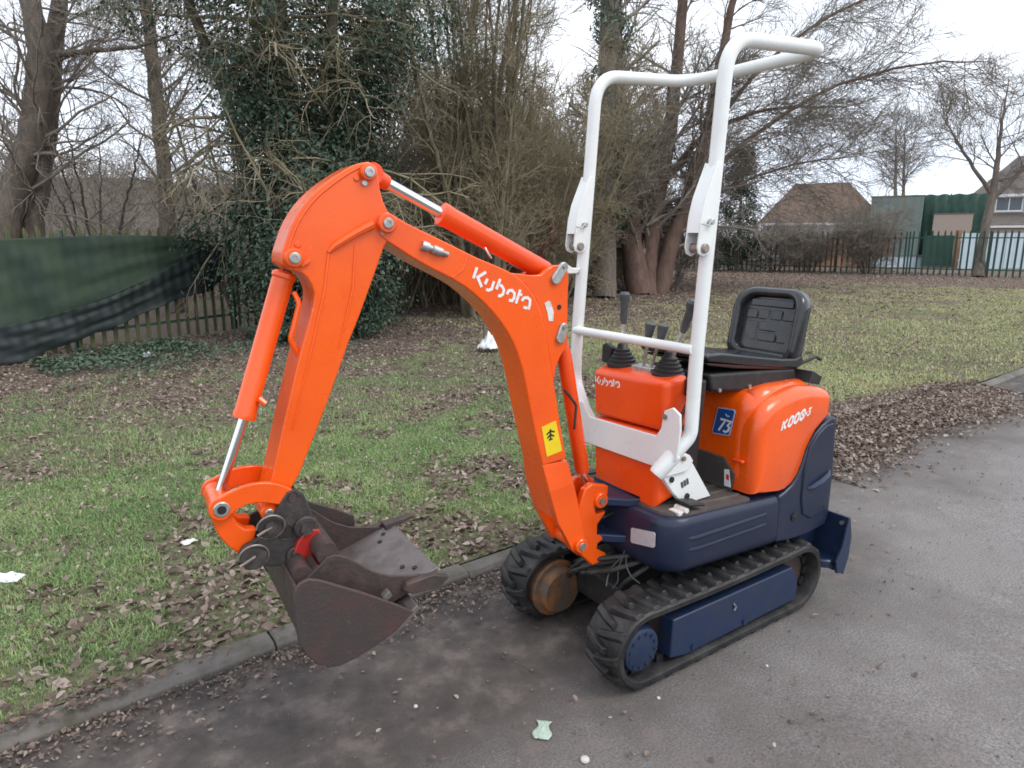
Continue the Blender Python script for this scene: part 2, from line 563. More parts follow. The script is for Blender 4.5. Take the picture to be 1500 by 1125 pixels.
def circle2(c, r, a0, a1, n=10):
    return [(c[0] + r * math.cos(a0 + (a1 - a0) * k / n), c[1] + r * math.sin(a0 + (a1 - a0) * k / n)) for k in range(n + 1)]


def strokes(mb, lines, w, fn, thick=0.0008, round_n=0):
    """flat lettering: every stroke a thin raised ribbon; fn(x, y, t) gives the point t above the surface"""
    for ln in lines:
        P = [Vector((p[0], p[1])) for p in ln]
        L_, R_ = [], []
        for i, p in enumerate(P):
            if i == 0:
                t = P[1] - P[0]
            elif i == len(P) - 1:
                t = P[-1] - P[-2]
            else:
                t = (P[i + 1] - p).normalized() + (p - P[i - 1]).normalized()
            t.normalize()
            k = 1.0
            if 0 < i < len(P) - 1:
                k = 1 / max(0.55, t.dot((P[i + 1] - p).normalized()))
            nn = Vector((-t.y, t.x)) * (w / 2 * k)
            L_.append(p + nn)
            R_.append(p - nn)
        n = len(P)
        vs = [fn(q.x, q.y, thick) for q in L_] + [fn(q.x, q.y, thick) for q in R_]
        vs += [fn(q.x, q.y, 0) for q in L_] + [fn(q.x, q.y, 0) for q in R_]
        fs = []
        for i in range(n - 1):
            fs.append((i, i + 1, n + i + 1, n + i))
            fs.append((2 * n + i, 2 * n + i + 1, i + 1, i))
            fs.append((n + i, n + i + 1, 3 * n + i + 1, 3 * n + i))
        fs.append((0, n, 3 * n, 2 * n))
        fs.append((n - 1, 3 * n - 1, 4 * n - 1, 2 * n - 1) if False else (n - 1, 2 * n + n - 1, 3 * n + n - 1, n + n - 1))
        mb.add(vs, fs)
    return mb


# vectorised tubes for branches
def tubes_mesh(name, polys, sides, mat, parent=None, tint=False):
    """polys: list of (points (n,3), radii (n,)); one mesh"""
    groups = {}
    for P, r in polys:
        sd = sides if not isinstance(sides, tuple) else (sides[0] if r[0] > .014 else sides[1])
        groups.setdefault((len(P), sd), []).append((P, r))
    VV, FF, base = [], [], 0
    all_sides = sides
    for (n, sides), lst in groups.items():
        w = np.arange(sides) * 2 * math.pi / sides
        cw, sw = np.cos(w), np.sin(w)
        P = np.array([a for a, _ in lst])
        R = np.array([b for _, b in lst])
        m = len(P)
        T = np.gradient(P, axis=1)
        T /= np.linalg.norm(T, axis=2, keepdims=True) + 1e-9
        ref = np.zeros_like(T)
        mean = T.mean(axis=1)
        ix = np.argmin(np.abs(mean), axis=1)
        for k in range(3):
            ref[ix == k, :, k] = 1
        A = np.cross(T, ref)
        A /= np.linalg.norm(A, axis=2, keepdims=True) + 1e-9
        B = np.cross(T, A)
        V = P[:, :, None, :] + R[:, :, None, None] * (A[:, :, None, :] * cw[None, None, :, None] + B[:, :, None, :] * sw[None, None, :, None])
        VV.append(V.reshape(-1, 3))
        i = np.arange(m)[:, None, None] * n * sides
        j = np.arange(n - 1)[None, :, None] * sides
        k = np.arange(sides)[None, None, :]
        k2 = (k + 1) % sides
        a = base + i + j + k
        b = base + i + j + k2
        F = np.stack([a, b, b + sides, a + sides], axis=-1).reshape(-1, 4)
        FF.append(F)
        base += m * n * sides
    V = np.concatenate(VV)
    F = np.concatenate(FF)
    return np_mesh(name, V, F, mat, parent)


def np_mesh(name, V, F, mat, parent=None, tint=None, smooth=True):
    me = bpy.data.meshes.new(name)
    k = F.shape[1]
    me.vertices.add(len(V))
    me.vertices.foreach_set('co', np.ascontiguousarray(V, dtype=np.float32).ravel())
    me.loops.add(F.size)
    me.loops.foreach_set('vertex_index', np.ascontiguousarray(F, dtype=np.int32).ravel())
    me.polygons.add(len(F))
    me.polygons.foreach_set('loop_start', np.arange(0, F.size, k, dtype=np.int32))
    me.polygons.foreach_set('use_smooth', np.full(len(F), smooth))
    if tint is not None:
        a = me.attributes.new('tint', 'FLOAT', 'POINT')
        a.data.foreach_set('value', np.ascontiguousarray(tint, dtype=np.float32))
    me.update(calc_edges=True)
    return link(name, me, mat, parent)


def leaf_cloud(name, C, size, up, mat, parent=None, tint=None, fold=0.25, curl=0.25, ratio=0.62):
    """small folded leaves: centre C (n,3), size (n,), rough facing direction up (n,3)"""
    n = len(C)
    U = up / (np.linalg.norm(up, axis=1, keepdims=True) + 1e-9)
    X = rng.normal(size=(n, 3))
    X -= U * (X * U).sum(1, keepdims=True)
    X /= np.linalg.norm(X, axis=1, keepdims=True) + 1e-9
    Y = np.cross(U, X)
    s = size[:, None]
    cu = (rng.uniform(-0.3, 1, n) * curl)[:, None]
    fo = (rng.uniform(-0.2, 1, n) * fold)[:, None]
    pts = []
    for (a, b_) in ((-.5, 0), (-.28, .36), (.10, .5), (.36, .26), (.55, 0), (.34, -.28), (.06, -.5), (-.30, -.34)):
        ja = (rng.normal(0, .06, n))[:, None]
        jb = (rng.normal(0, .07, n))[:, None]
        bb = b_ * ratio * (1 + jb * 2)
        pts.append(C + X * s * (a + ja) + Y * s * bb + U * s * (fo * abs(b_) * 2 + cu * (a * abs(a)) * 2.0 + jb * .5))
    pts.append(C)
    V = np.stack(pts, axis=1).reshape(-1, 3)
    b = np.arange(n)[:, None] * 9
    F = np.concatenate([b + np.array([[k, (k + 1) % 8, 8]]) for k in range(8)])
    if tint is None:
        tint = rng.uniform(0, 1, n)
    return np_mesh(name, V, F, mat, parent, np.repeat(tint, 9), smooth=False)


# ------------------------------------------------------------------ ground, road, kerb
KX = 0.0668                       # the kerb runs away at this slope


def kerb_y(x):
    return -0.700 + KX * x


def grid_sheet(name, x0, x1, nx, y_of, ny, z_of, mat):
    xs = np.linspace(x0, x1, nx) if not isinstance(nx, np.ndarray) else nx
    V = []
    for x in xs:
        for j in range(ny):
            t = j / (ny - 1)
            y = y_of(x, t)
            V.append((x, y, z_of(x, y)))
    V = np.array(V)
    n = len(xs)
    F = []
    for i in range(n - 1):
        for j in range(ny - 1):
            a = i * ny + j
            F.append((a, a + ny, a + ny + 1, a + 1))
    return np_mesh(name, V, np.array(F), mat)


def verge_z(x, y):
    d = kerb_y(x) - y
    z = 0.045 - 0.045 * min(1, max(0, d) / 5)
    z += 0.012 * math.sin(1.7 * x + 0.6 * y) * math.sin(1.3 * y - 0.4 * x) * min(1, d)
    return z


g = grid_sheet('ground', -400, 250, np.array([-400, -60, 60, 250.]), lambda x, t: -350 + 500 * t, 4, lambda x, y: -0.06, M['verge'])
tag(g, None, kind='structure')
xs = np.concatenate([[-160, -120, -90, -60, -45, -32, -24, -18, -14], np.linspace(-11, 6, 60), [9, 14, 25, 50]])
g = grid_sheet('verge', 0, 0, xs, lambda x, t: (kerb_y(x) - 0.105) - (0.02 * t + 139 * t ** 4), 90, verge_z, M['verge'])
tag(g, None, kind='structure')
xs = np.concatenate([[-160, -100, -60, -30], np.linspace(-14, 6, 70), [15, 40]])
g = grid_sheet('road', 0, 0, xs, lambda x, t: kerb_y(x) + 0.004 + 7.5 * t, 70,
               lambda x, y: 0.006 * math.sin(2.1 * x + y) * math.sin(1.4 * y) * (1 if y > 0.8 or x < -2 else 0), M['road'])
tag(g, None, kind='structure')

kerb = bpy.data.objects.new('kerb', None)
col.objects.link(kerb)
kerb['kind'] = 'structure'
kt = math.atan(KX)
x = 4.2
ks_mesh = None
i = 0
while x > -16:
    ln = 0.905
    if ks_mesh is None:
        mb = MB()
        mb.prism([(-0.0, -0.10), (0.0, 0.026), (-0.020, 0.046), (-0.10, 0.050), (-0.10, -0.10)], lambda p, t: (t, p[0], p[1]), -ln / 2, ln / 2)
        o = mb.build('kerb_stone', M['kerb'], kerb, 0.006, 2, 25)
        ks_mesh = o.data
    else:
        o = bpy.data.objects.new('kerb_stone', ks_mesh)
        col.objects.link(o)
        o.parent = kerb
        md = o.modifiers.new('edge', 'BEVEL')
        md.width, md.segments, md.limit_method = 0.006, 2, 'ANGLE'
        md.angle_limit = math.radians(25)
    o.location = (x - ln / 2, kerb_y(x - ln / 2) + random.uniform(-.006, .006), random.uniform(-.012, .004))
    o.rotation_euler = (random.uniform(-.03, .03), random.uniform(-.006, .006), kt + random.uniform(-.008, .008))
    x -= ln + 0.004
    i += 1

# ------------------------------------------------------------------ hill behind the fence
hx = np.linspace(-60, 70, 60)


def hill_z(x, y):
    d = -y - 24 - 0.35 * max(0, -x)
    return -0.5 + 6.5 * (1 / (1 + math.exp(-(d - 14) / 4.5))) + 0.4 * math.sin(x * .4) * math.sin(y * .3) - 0.35


g = grid_sheet('hill', 0, 0, hx, lambda x, t: -22 - 70 * t, 40, hill_z, M['hill'])
tag(g, None, kind='structure')

# ------------------------------------------------------------------ trees
def norm(v):
    return v / (np.linalg.norm(v) + 1e-9)


def rot_away(d, ang, az):
    a = np.cross(d, [0, 0, 1.0])
    if np.linalg.norm(a) < 0.1:
        a = np.cross(d, [1.0, 0, 0])
    a = norm(a)
    b = np.cross(d, a)
    return norm(d * math.cos(ang) + (a * math.cos(az) + b * math.sin(az)) * math.sin(ang))


def limb(p, d, length, r0, r1, n, wob, trop):
    pts = [np.array(p, float)]
    d = norm(np.array(d, float))
    st = length / (n - 1)
    for k in range(n - 1):
        d = norm(d + rng.normal(0, wob, 3) + np.array(trop) * (k + 1) / n)
        pts.append(pts[-1] + d * st)
    return np.array(pts), np.linspace(r0, r1, n)


def along(P, t):
    k = t * (len(P) - 1)
    i = min(int(k), len(P) - 2)
    f = k - i
    return P[i] * (1 - f) + P[i + 1] * f, norm(P[i + 1] - P[i])


def ramify(out, P, R, levels):
    """levels: list of dict(n, len, ang, trop, t0, wob, pts, rmul)"""
    if not levels:
        return
    lv = levels[0]
    n = lv['n'] if isinstance(lv['n'], int) else int(rng.integers(lv['n'][0], lv['n'][1] + 1))
    for k in range(n):
        t = lv.get('t0', 0.2) + (1 - lv.get('t0', 0.2)) * ((k + rng.uniform(0, 1)) / n)
        p, d = along(P, t)
        r = np.interp(t, np.linspace(0, 1, len(R)), R) * lv.get('rmul', 0.55)
        r = max(r, lv.get('rmin', 0.0035))
        d2 = rot_away(d, math.radians(rng.normal(lv['ang'], lv.get('dang', 12))), rng.uniform(0, 2 * math.pi))
        if 'bias' in lv:
            d2 = norm(d2 + np.array(lv['bias']))
        ln = lv['len'] * rng.uniform(0.6, 1.25) * (1 - 0.45 * t if lv.get('taper', True) else 1)
        Q, S = limb(p, d2, ln, r, r * lv.get('tip', 0.4), lv.get('pts', 5), lv.get('wob', 0.14), lv.get('trop', (0, 0, 0.05)))
        out.setdefault(len(levels), []).append((Q, S))
        ramify(out, Q, S, levels[1:])


def make_tree(name, base, stems, levels, label, cat, bark_m, twig_m, group=None, sides=9):
    """stems: list of (points, radii); each becomes part of the trunk, the rest the crown"""
    root = empty(name, base, label, cat, group)
    B = np.array(base, float)
    out = {}
    tr = []
    for P, R in stems:
        P = np.array(P, float) - B
        R = np.array(R, float)
        # resample smooth
        t = np.linspace(0, 1, len(P))
        tt = np.linspace(0, 1, len(P) * 4)
        Ps = np.stack([np.interp(tt, t, P[:, k]) for k in range(3)], 1)
        for _ in range(3):
            Ps[1:-1] = (Ps[:-2] + 2 * Ps[1:-1] + Ps[2:]) / 4
        Ps[1:-1] += rng.normal(0, 0.012, Ps[1:-1].shape)
        Rs = np.interp(tt, t, R) * rng.uniform(0.93, 1.07, len(tt))
        tr.append((Ps, Rs))
        ramify(out, Ps, Rs, levels)
    for q in tr:
        tubes_mesh('trunk', [q], sides, bark_m, root)
    if out:
        o = tubes_mesh('crown', [q for k in out for q in out[k]], (6, 3), twig_m, root)
        o['kind'] = 'stuff'
    return root


def lv(n, ln, ang, **k):
    return dict(n=n, len=ln, ang=ang, **k)


# far left double-trunk tree behind the fence
make_tree('tree', (2.3, -14.6, 0), [
    ([(2.75, -14.6, 0), (2.61, -14.61, 1.6), (2.42, -14.66, 2.33), (2.01, -14.62, 3.23), (1.70, -14.71, 4.37), (1.57, -14.85, 5.27), (1.75, -15.1, 6.4), (2.0, -15.3, 9)], [.29, .26, .25, .25, .24, .22, .13, .05]),
    ([(2.25, -14.8, 0), (2.18, -14.82, 1.63), (1.90, -14.89, 2.75), (1.66, -14.96, 3.67), (1.35, -15.23, 5.38), (1.05, -15.3, 6.6), (0.7, -15.3, 9.2)], [.24, .20, .19, .18, .17, .13, .05]),
    ([(1.61, -14.83, 5.0), (0.94, -14.38, 5.07), (0.07, -13.8, 5.14), (-0.6, -13.4, 5.4)], [.07, .05, .035, .012])],
    [lv(30, 2.7, 60, t0=.22, rmul=.15, wob=.17, pts=8, trop=(0, 0, .03)), lv(10, 1.2, 45, rmul=.5, wob=.16, trop=(0, 0, .03), rmin=.006), lv(7, .55, 42, rmul=.5, rmin=.0045, pts=4)],
    'stout mossy tree with two leaning trunks behind the green sheeted fence', 'tree', M['bark'], M['twig'], 'bare trees')

make_tree('tree', (-0.24, -14.5, 0), [
    ([(-0.2, -14.45, 0), (-0.24, -14.53, 1.63), (-0.32, -14.83, 2.98), (-0.37, -15.2, 4.55), (-0.42, -15.43, 5.55), (-0.42, -15.69, 6.54), (-0.6, -15.7, 9)], [.19, .17, .15, .14, .135, .12, .04])],
    [lv(34, 2.5, 52, t0=.14, rmul=.22, wob=.14, pts=7, trop=(0, 0, .08)), lv(10, 1.0, 45, rmul=.5, wob=.14, rmin=.006), lv(6, .5, 40, rmul=.5, rmin=.0045, pts=4)],
    'slender straight bare tree behind the fence, beside the ivy covered tree', 'tree', M['bark'], M['twig'], 'bare trees')


def sapling(x, y, h, label, n=6, r=.05, bm_='bark', tm='twig', spread=.25, lean=(0, 0), nm='sapling', group='thin stemmed saplings', lvl=None, cat='sapling'):
    st = []
    for k in range(n):
        a = rng.uniform(0, 2 * math.pi)
        d = np.array([math.cos(a) * spread + lean[0], math.sin(a) * spread + lean[1], 1])
        P, R = limb((x + .12 * math.cos(a), y + .12 * math.sin(a), -0.05), d, h * rng.uniform(.75, 1.1), r * rng.uniform(.6, 1.1), r * .25, 8, .05, (0, 0, .03))
        st.append((P, R))
    return make_tree(nm, (x, y, 0), st, lvl or [lv(9, h * .28, 45, t0=.15, rmul=.5, wob=.10), lv(6, h * .13, 42, rmul=.55, rmin=.004, pts=4)],
                     label, cat, M[bm_], M[tm], group, sides=6)


sapling(1.0, -16.5, 4.6, 'dark thin stemmed sapling between the double trunk and the slender tree', 5, .05, spread=.22)
sapling(-1.6, -15.2, 5.2, 'bare sapling half hidden behind the ivy covered tree', 5, .05, spread=.25)
sapling(4.4, -15.5, 4.8, 'bare sapling at the far end of the sheeted fence, left of the double trunk', 5, .05, spread=.25)

# --- ivy covered tree
IV = (-1.55, -8.95, 0)
ivy = empty('ivy_covered_tree', IV, 'big tree smothered in dark glossy ivy in front of the fence end', 'tree')
trunks, limbs_ = [], []
for (dx, dy, lx, ly, r) in ((0, 0, .02, -.02, .20), (-.25, .1, -.10, .05, .13), (.2, -.2, .16, -.05, .12), (-.5, -.3, -.22, -.04, .10)):
    P, R = limb((dx, dy, -.1), (lx, ly, 1), 7.4, r, r * .4, 14, .05, (0, 0, .02))
    trunks.append((P, R))
for q in trunks:
    tubes_mesh('trunk', [q], 8, M['bark'], ivy)
out = {}
for P, R in trunks:
    ramify(out, P, R, [lv(40, 2.5, 66, t0=.18, rmul=.24, wob=.26, pts=8, trop=(0, 0, -.10), rmin=.009), lv(11, 1.0, 50, rmul=.5, wob=.25, trop=(0, 0, -.20)), lv(4, .5, 45, rmul=.6, rmin=.003, pts=4, trop=(0, 0, -.2))])
o = tubes_mesh('hanging_twigs', [q for k in out for q in out[k]], 4, M['twig_olive'], ivy)
o['kind'] = 'stuff'
# leaf clumps: in a ragged column, denser on its outside
CC = []
for k in range(900):
    z = rng.uniform(0.15, 7.4)
    rad = 1.34 + 0.34 * math.sin(z * 1.5 + .5) * (z > 1) + (0.42 if z > 4.2 else 0)
    if z < 1.3:
        rad = .95 + .35 * z / 1.3
    a = rng.uniform(0, 2 * math.pi)
    lump = 1 + .24 * math.sin(3 * a + z * 1.7) + .12 * math.sin(5 * a - z * 2.3)
    rr = rad * lump * rng.uniform(0.25, 1.0) ** 0.55
    CC.append((rr * math.cos(a) * 1.06 - .05, rr * math.sin(a) * .85, z))
CC = np.array(CC)
n_each = 105
cs = rng.uniform(.10, .24, len(CC))
C = np.repeat(CC, n_each, axis=0) + rng.normal(size=(len(CC) * n_each, 3)) * np.repeat(cs, n_each)[:, None] * np.array([1, 1, .8])
C[:, 2] = np.maximum(C[:, 2], .03)
upv = np.stack([C[:, 0] * .7, C[:, 1] * .7, np.full(len(C), .55)], 1) + rng.normal(size=C.shape) * .55
cl_t = np.repeat(rng.uniform(0, .55, len(CC)), n_each)
leaf_cloud('ivy_leaves', C, rng.uniform(.034, .078, len(C)), upv, M['ivy'], ivy, np.clip(cl_t + rng.uniform(-.1, .45, len(C)), 0, 1))['kind'] = 'stuff'

# --- hazel coppice (many upright olive stems)
cop = []
for k in range(26):
    a = rng.uniform(0, 2 * math.pi)
    rr = rng.uniform(.05, .48)
    d = (math.cos(a) * rng.uniform(.03, .16), math.sin(a) * rng.uniform(.03, .16), 1)
    P, R = limb((-5.35 + rr * math.cos(a), -10.1 + rr * math.sin(a), -.05), d, rng.uniform(6.3, 8.6), rng.uniform(.035, .075), .016, 12, .05, (0, 0, .01))
    cop.append((P, R))
make_tree('coppiced_tree', (-5.35, -10.1, 0), cop,
          [lv(15, 1.5, 36, t0=.08, rmul=.33, wob=.12, pts=6, rmin=.008), lv(9, .75, 40, rmul=.55, rmin=.006, pts=4), lv(4, .4, 38, rmul=.6, rmin=.005, pts=4)],
          'many stemmed olive coppice rising straight up behind the digger arm', 'tree', M['bark_olive'], M['twig_olive'], 'bare trees', sides=7)

# --- ivy clad trunk behind the roll bar
P5 = [(-10.0, -11.6, 0), (-10.2, -11.85, 1.2), (-10.43, -12.15, 2.41), (-10.83, -12.56, 5.06), (-11.23, -12.98, 7.71), (-11.4, -13.2, 10)]
t5 = make_tree('tree', (-10.0, -11.6, 0), [(P5, [.34, .32, .31, .30, .26, .12])],
               [lv(16, 2.0, 60, t0=.3, rmul=.25, wob=.13, pts=7), lv(8, .9, 45, rmul=.5), lv(5, .5, 40, rmul=.5, rmin=.005, pts=4)],
               'dark upright trunk with creeper seen through the roll bar opening', 'tree', M['bark'], M['twig'], 'bare trees')
ts = rng.uniform(.30, .98, 9000)
PP = np.array(P5)
pc = np.stack([np.interp(ts * 5, range(6), PP[:, k]) for k in range(3)], 1) - np.array([-10.0, -11.6, 0])
aa = rng.uniform(0, 2 * math.pi, 9000)
lumpy = .38 + .22 * np.sin(ts * 34 + aa) + .15 * np.sin(ts * 71)
off = np.stack([np.cos(aa), np.sin(aa), np.zeros(9000)], 1) * (lumpy * rng.uniform(.6, 1.35, 9000))[:, None]
leaf_cloud('creeper_leaves', pc + off, rng.uniform(.05, .11, 9000), off + rng.normal(size=(9000, 3)) * .3 + np.array([0, 0, .2]), M['ivy'], t5)['kind'] = 'stuff'

# --- big weeping tree to the right of the roll bar
T6 = [
    ([(-11.75, -12.0, -.1), (-11.80, -12.40, 0.9), (-11.86, -12.8, 2.46), (-12.0, -13.44, 5.31), (-12.27, -14.0, 8.2), (-12.4, -14.2, 11)], [.36, .33, .30, .24, .17, .06]),
    ([(-12.05, -11.95, -.1), (-12.33, -12.33, 0.94), (-12.68, -12.49, 2.47), (-13.37, -12.62, 4.77), (-14.04, -13.07, 8.2), (-14.4, -13.2, 11)], [.30, .27, .24, .20, .14, .05]),
    ([(-12.25, -11.8, -.1), (-12.82, -11.9, 1.51), (-13.38, -11.86, 2.84), (-14.1, -11.87, 4.73), (-14.7, -12.06, 7.0), (-15.4, -12.0, 9.5)], [.26, .22, .20, .17, .13, .05]),
    ([(-13.3, -11.86, 2.7), (-14.6, -10.9, 4.3), (-16.3, -9.7, 5.6), (-18.2, -8.4, 6.2), (-19.9, -7.3, 6.2)], [.08, .06, .045, .03, .012]),
    ([(-13.9, -11.87, 4.3), (-15.2, -11.1, 6.3), (-16.8, -9.9, 7.7), (-18.6, -8.7, 8.3)], [.075, .055, .04, .012]),
    ([(-13.1, -11.86, 2.2), (-14.4, -11.2, 3.0), (-15.9, -10.3, 3.6), (-17.4, -9.2, 3.8)], [.055, .042, .03, .010]),
    ([(-12.9, -12.5, 3.0), (-14.4, -12.3, 4.6), (-16.2, -11.6, 5.3), (-18.6, -10.6, 5.4)], [.10, .075, .05, .02])]
make_tree('weeping_tree', (-12.0, -12.0, 0), T6,
          [lv(27, 2.9, 46, t0=.14, rmul=.24, wob=.12, pts=8, trop=(-.05, .05, -.03), bias=(-.14, .14, .05), rmin=.014), lv(12, 1.4, 38, rmul=.5, wob=.12, pts=5, trop=(-.04, .04, -.05), rmin=.0085), lv(7, .8, 36, rmul=.6, rmin=.006, pts=4, trop=(0, 0, -.05))],
          'wide bare tree with several trunks and arching twigs right of the roll bar', 'tree', M['bark_red'], M['twig'], 'bare trees')

# --- tree by the right hand fence
make_tree('tree', (-28.0, -10.0, 0), [
    ([(-27.95, -10.05, 0), (-28.38, -10.23, 1.46), (-28.93, -10.32, 3.28), (-29.25, -10.45, 4.58), (-29.46, -10.58, 5.62), (-29.6, -10.6, 7.5)], [.23, .17, .13, .09, .055, .015]),
    ([(-28.85, -10.3, 3.0), (-29.9, -9.6, 4.3), (-30.6, -9.0, 6.0)], [.10, .07, .02]),
    ([(-28.9, -10.3, 3.1), (-28.6, -11.3, 4.6), (-28.2, -12.2, 6.2)], [.09, .06, .02])],
    [lv(15, 2.2, 48, t0=.38, rmul=.35, wob=.12, pts=7, trop=(0, 0, .06), rmin=.014), lv(10, 1.2, 42, rmul=.5, rmin=.010), lv(7, .65, 40, rmul=.55, rmin=.006, pts=4)],
    'bare tree leaning beside the palisade fence in front of the two storey house', 'tree', M['bark'], M['twig_grey'], 'bare trees')
make_tree('tree', (-47.5, -23.0, 0), [
    ([(-47.5, -23.0, 0), (-48.2, -24.0, 4.2), (-48.6, -24.4, 6.6), (-48.8, -24.8, 9)], [.16, .13, .08, .02]),
    ([(-48.0, -22.7, 0), (-48.7, -23.7, 4.2), (-49.1, -24.1, 6.6), (-49.3, -24.4, 9)], [.15, .12, .075, .02])],
    [lv(26, 2.6, 42, t0=.40, rmul=.4, wob=.1, pts=6, trop=(0, 0, .06), rmin=.014), lv(9, 1.4, 42, rmul=.5, rmin=.010), lv(5, .8, 40, rmul=.55, rmin=.008, pts=4)],
    'far bare tree with twin stems rising behind the green screen', 'tree', M['bark'], M['twig_grey'], 'bare trees')

# --- twiggy bushes
BL = [lv(13, 1.05, 40, t0=.08, rmul=.55, wob=.16, rmin=.007), lv(8, .6, 42, rmul=.65, rmin=.006, pts=4, wob=.18), lv(4, .34, 42, rmul=.75, rmin=.005, pts=4)]


def bush(x, y, h, label, n=13, tm='twig', spread=.45, lvl=BL, r=.022):
    return sapling(x, y, h, label, n, r, tm, tm, spread, nm='twiggy_bush', group='bare twiggy bushes', lvl=lvl, cat='bush')


bush(-2.9, -11.7, 4.6, 'grey brown twiggy bush just right of the ivy covered tree', 14)
bush(-4.2, -12.4, 4.2, 'brown twiggy bush behind the coppice on its left side', 14)
bush(-7.3, -11.6, 6.0, 'tall olive brown bush right of the coppiced stems', 20, 'twig_olive')
bush(-8.3, -11.3, 5.2, 'tall dense olive bush behind the left roll bar post', 22, 'twig_olive')
bush(-9.4, -12.6, 6.2, 'tall brown bush beside the creeper clad trunk', 20, 'twig')
bush(-11.3, -14.3, 5.4, 'dense brown bush behind the trunks seen between the two roll bar posts', 20, 'twig_olive')
bush(-12.6, -14.6, 5.6, 'tall brown bush behind the trunks of the weeping tree', 18, 'twig')
bush(-14.6, -13.4, 4.2, 'brown bush at the right foot of the weeping tree', 16, 'twig')
bush(-6.9, -11.0, 2.1, 'small reddish stemmed bush behind the arm ram', 16, 'twig_red', .35, [lv(9, .5, 35, t0=.2, rmul=.6, rmin=.007), lv(6, .3, 35, rmul=.7, rmin=.006, pts=4)])
bush(-26.0, -16.0, 2.0, 'low brown bush in front of the palisade fence below the bungalow roof', 14, 'twig', .5)
bush(-25.6, -17.4, 2.2, 'thin bush in front of the palisade fence near the conifer', 12, 'twig', .5)
bush(-26.9, -13.9, 2.6, 'thick dark bush against the palisade fence left of the green screen', 20, 'twig', .5)
bush(-25.0, -19.3, 1.8, 'straggly bush beside the dark conifer', 10, 'twig_grey', .5)

# --- thicket behind the bushes (one mass)
pol = []
for k in range(1000):
    xx = rng.uniform(-19, -3.2)
    yy = -13.6 + .42 * (xx + 10) * .9 - rng.uniform(.3, 3.6)
    h = rng.uniform(2.6, 6.4) * (1 if xx > -15.5 else .62)
    P, R = limb((xx, yy, -.05), (rng.normal(0, .22), rng.normal(0, .22), 1), h, .028, .010, 7, .11, (0, 0, .02))
    pol.append((P, R))
    for q in range(15):
        p, d = along(P, rng.uniform(.12, 1))
        Q, S = limb(p, rot_away(d, rng.uniform(.4, 1.0), rng.uniform(0, 6.3)), rng.uniform(.5, 1.3), .011, .006, 4, .18, (0, 0, .02))
        pol.append((Q, S))
o = tubes_mesh('thicket', pol, 3, M['twig_olive'])
tag(o, 'dense olive brown thicket of bare stems behind the bushes', kind='stuff')

# --- conifer
con = empty('conifer', (-24.4, -18.6, 0), 'narrow dark green conifer at the fence right of the roll bar', 'tree')
MB().tube([(0, 0, 0), (0.03, 0, 2.5), (0, 0, 5.2)], [.12, .08, .02], 7).build('trunk', M['bark'], con)
CC = []
for k in range(150):
    z = rng.uniform(.25, 5.4)
    rad = 1.05 * (1 - z / 6.0) ** .8 * (1 + .35 * math.sin(z * 5)) + .12
    a = rng.uniform(0, 2 * math.pi)
    rr = rad * rng.uniform(.3, 1) ** .5
    CC.append((rr * math.cos(a), rr * math.sin(a), z))
CC = np.array(CC)
C = np.repeat(CC, 70, axis=0) + rng.normal(size=(len(CC) * 70, 3)) * np.array([.17, .17, .12])
C[:, 2] = np.maximum(C[:, 2], .03)
leaf_cloud('needles', C, rng.uniform(.08, .16, len(C)), rng.normal(size=C.shape) + np.array([0, 0, .6]), M['conifer'], con, ratio=.3)['kind'] = 'stuff'

# --- far scrub on the bank behind the sheeted fence (one mass)
pol = []
for k in range(9000):
    yy = -rng.uniform(17, 46)
    xx = rng.uniform(-24, 16)
    line = -10.3 + .556 * xx          # keep behind the fence line
    if yy > line - 2.5:
        continue
    z = max(-.05, hill_z(xx, yy)) if yy < -22 else -.05
    h = rng.uniform(.8, 3.0)
    P, R = limb((xx, yy, z), (rng.normal(0, .5), rng.normal(0, .5), 1), h, .022, .008, 5, .2, (0, 0, -.10))
    pol.append((P, R))
    for q in range(5):
        p, d = along(P, rng.uniform(.3, 1))
        Q, S = limb(p, rot_away(d, rng.uniform(.4, 1.1), rng.uniform(0, 6.3)), h * .45, .010, .006, 4, .2, (0, 0, -.05))
        pol.append((Q, S))
o = tubes_mesh('scrub', pol, 3, M['twig'])
tag(o, 'bare brown scrub covering the bank beyond the sheeted fence', kind='stuff')

# ------------------------------------------------------------------ palisade fences
pale_mesh = {}


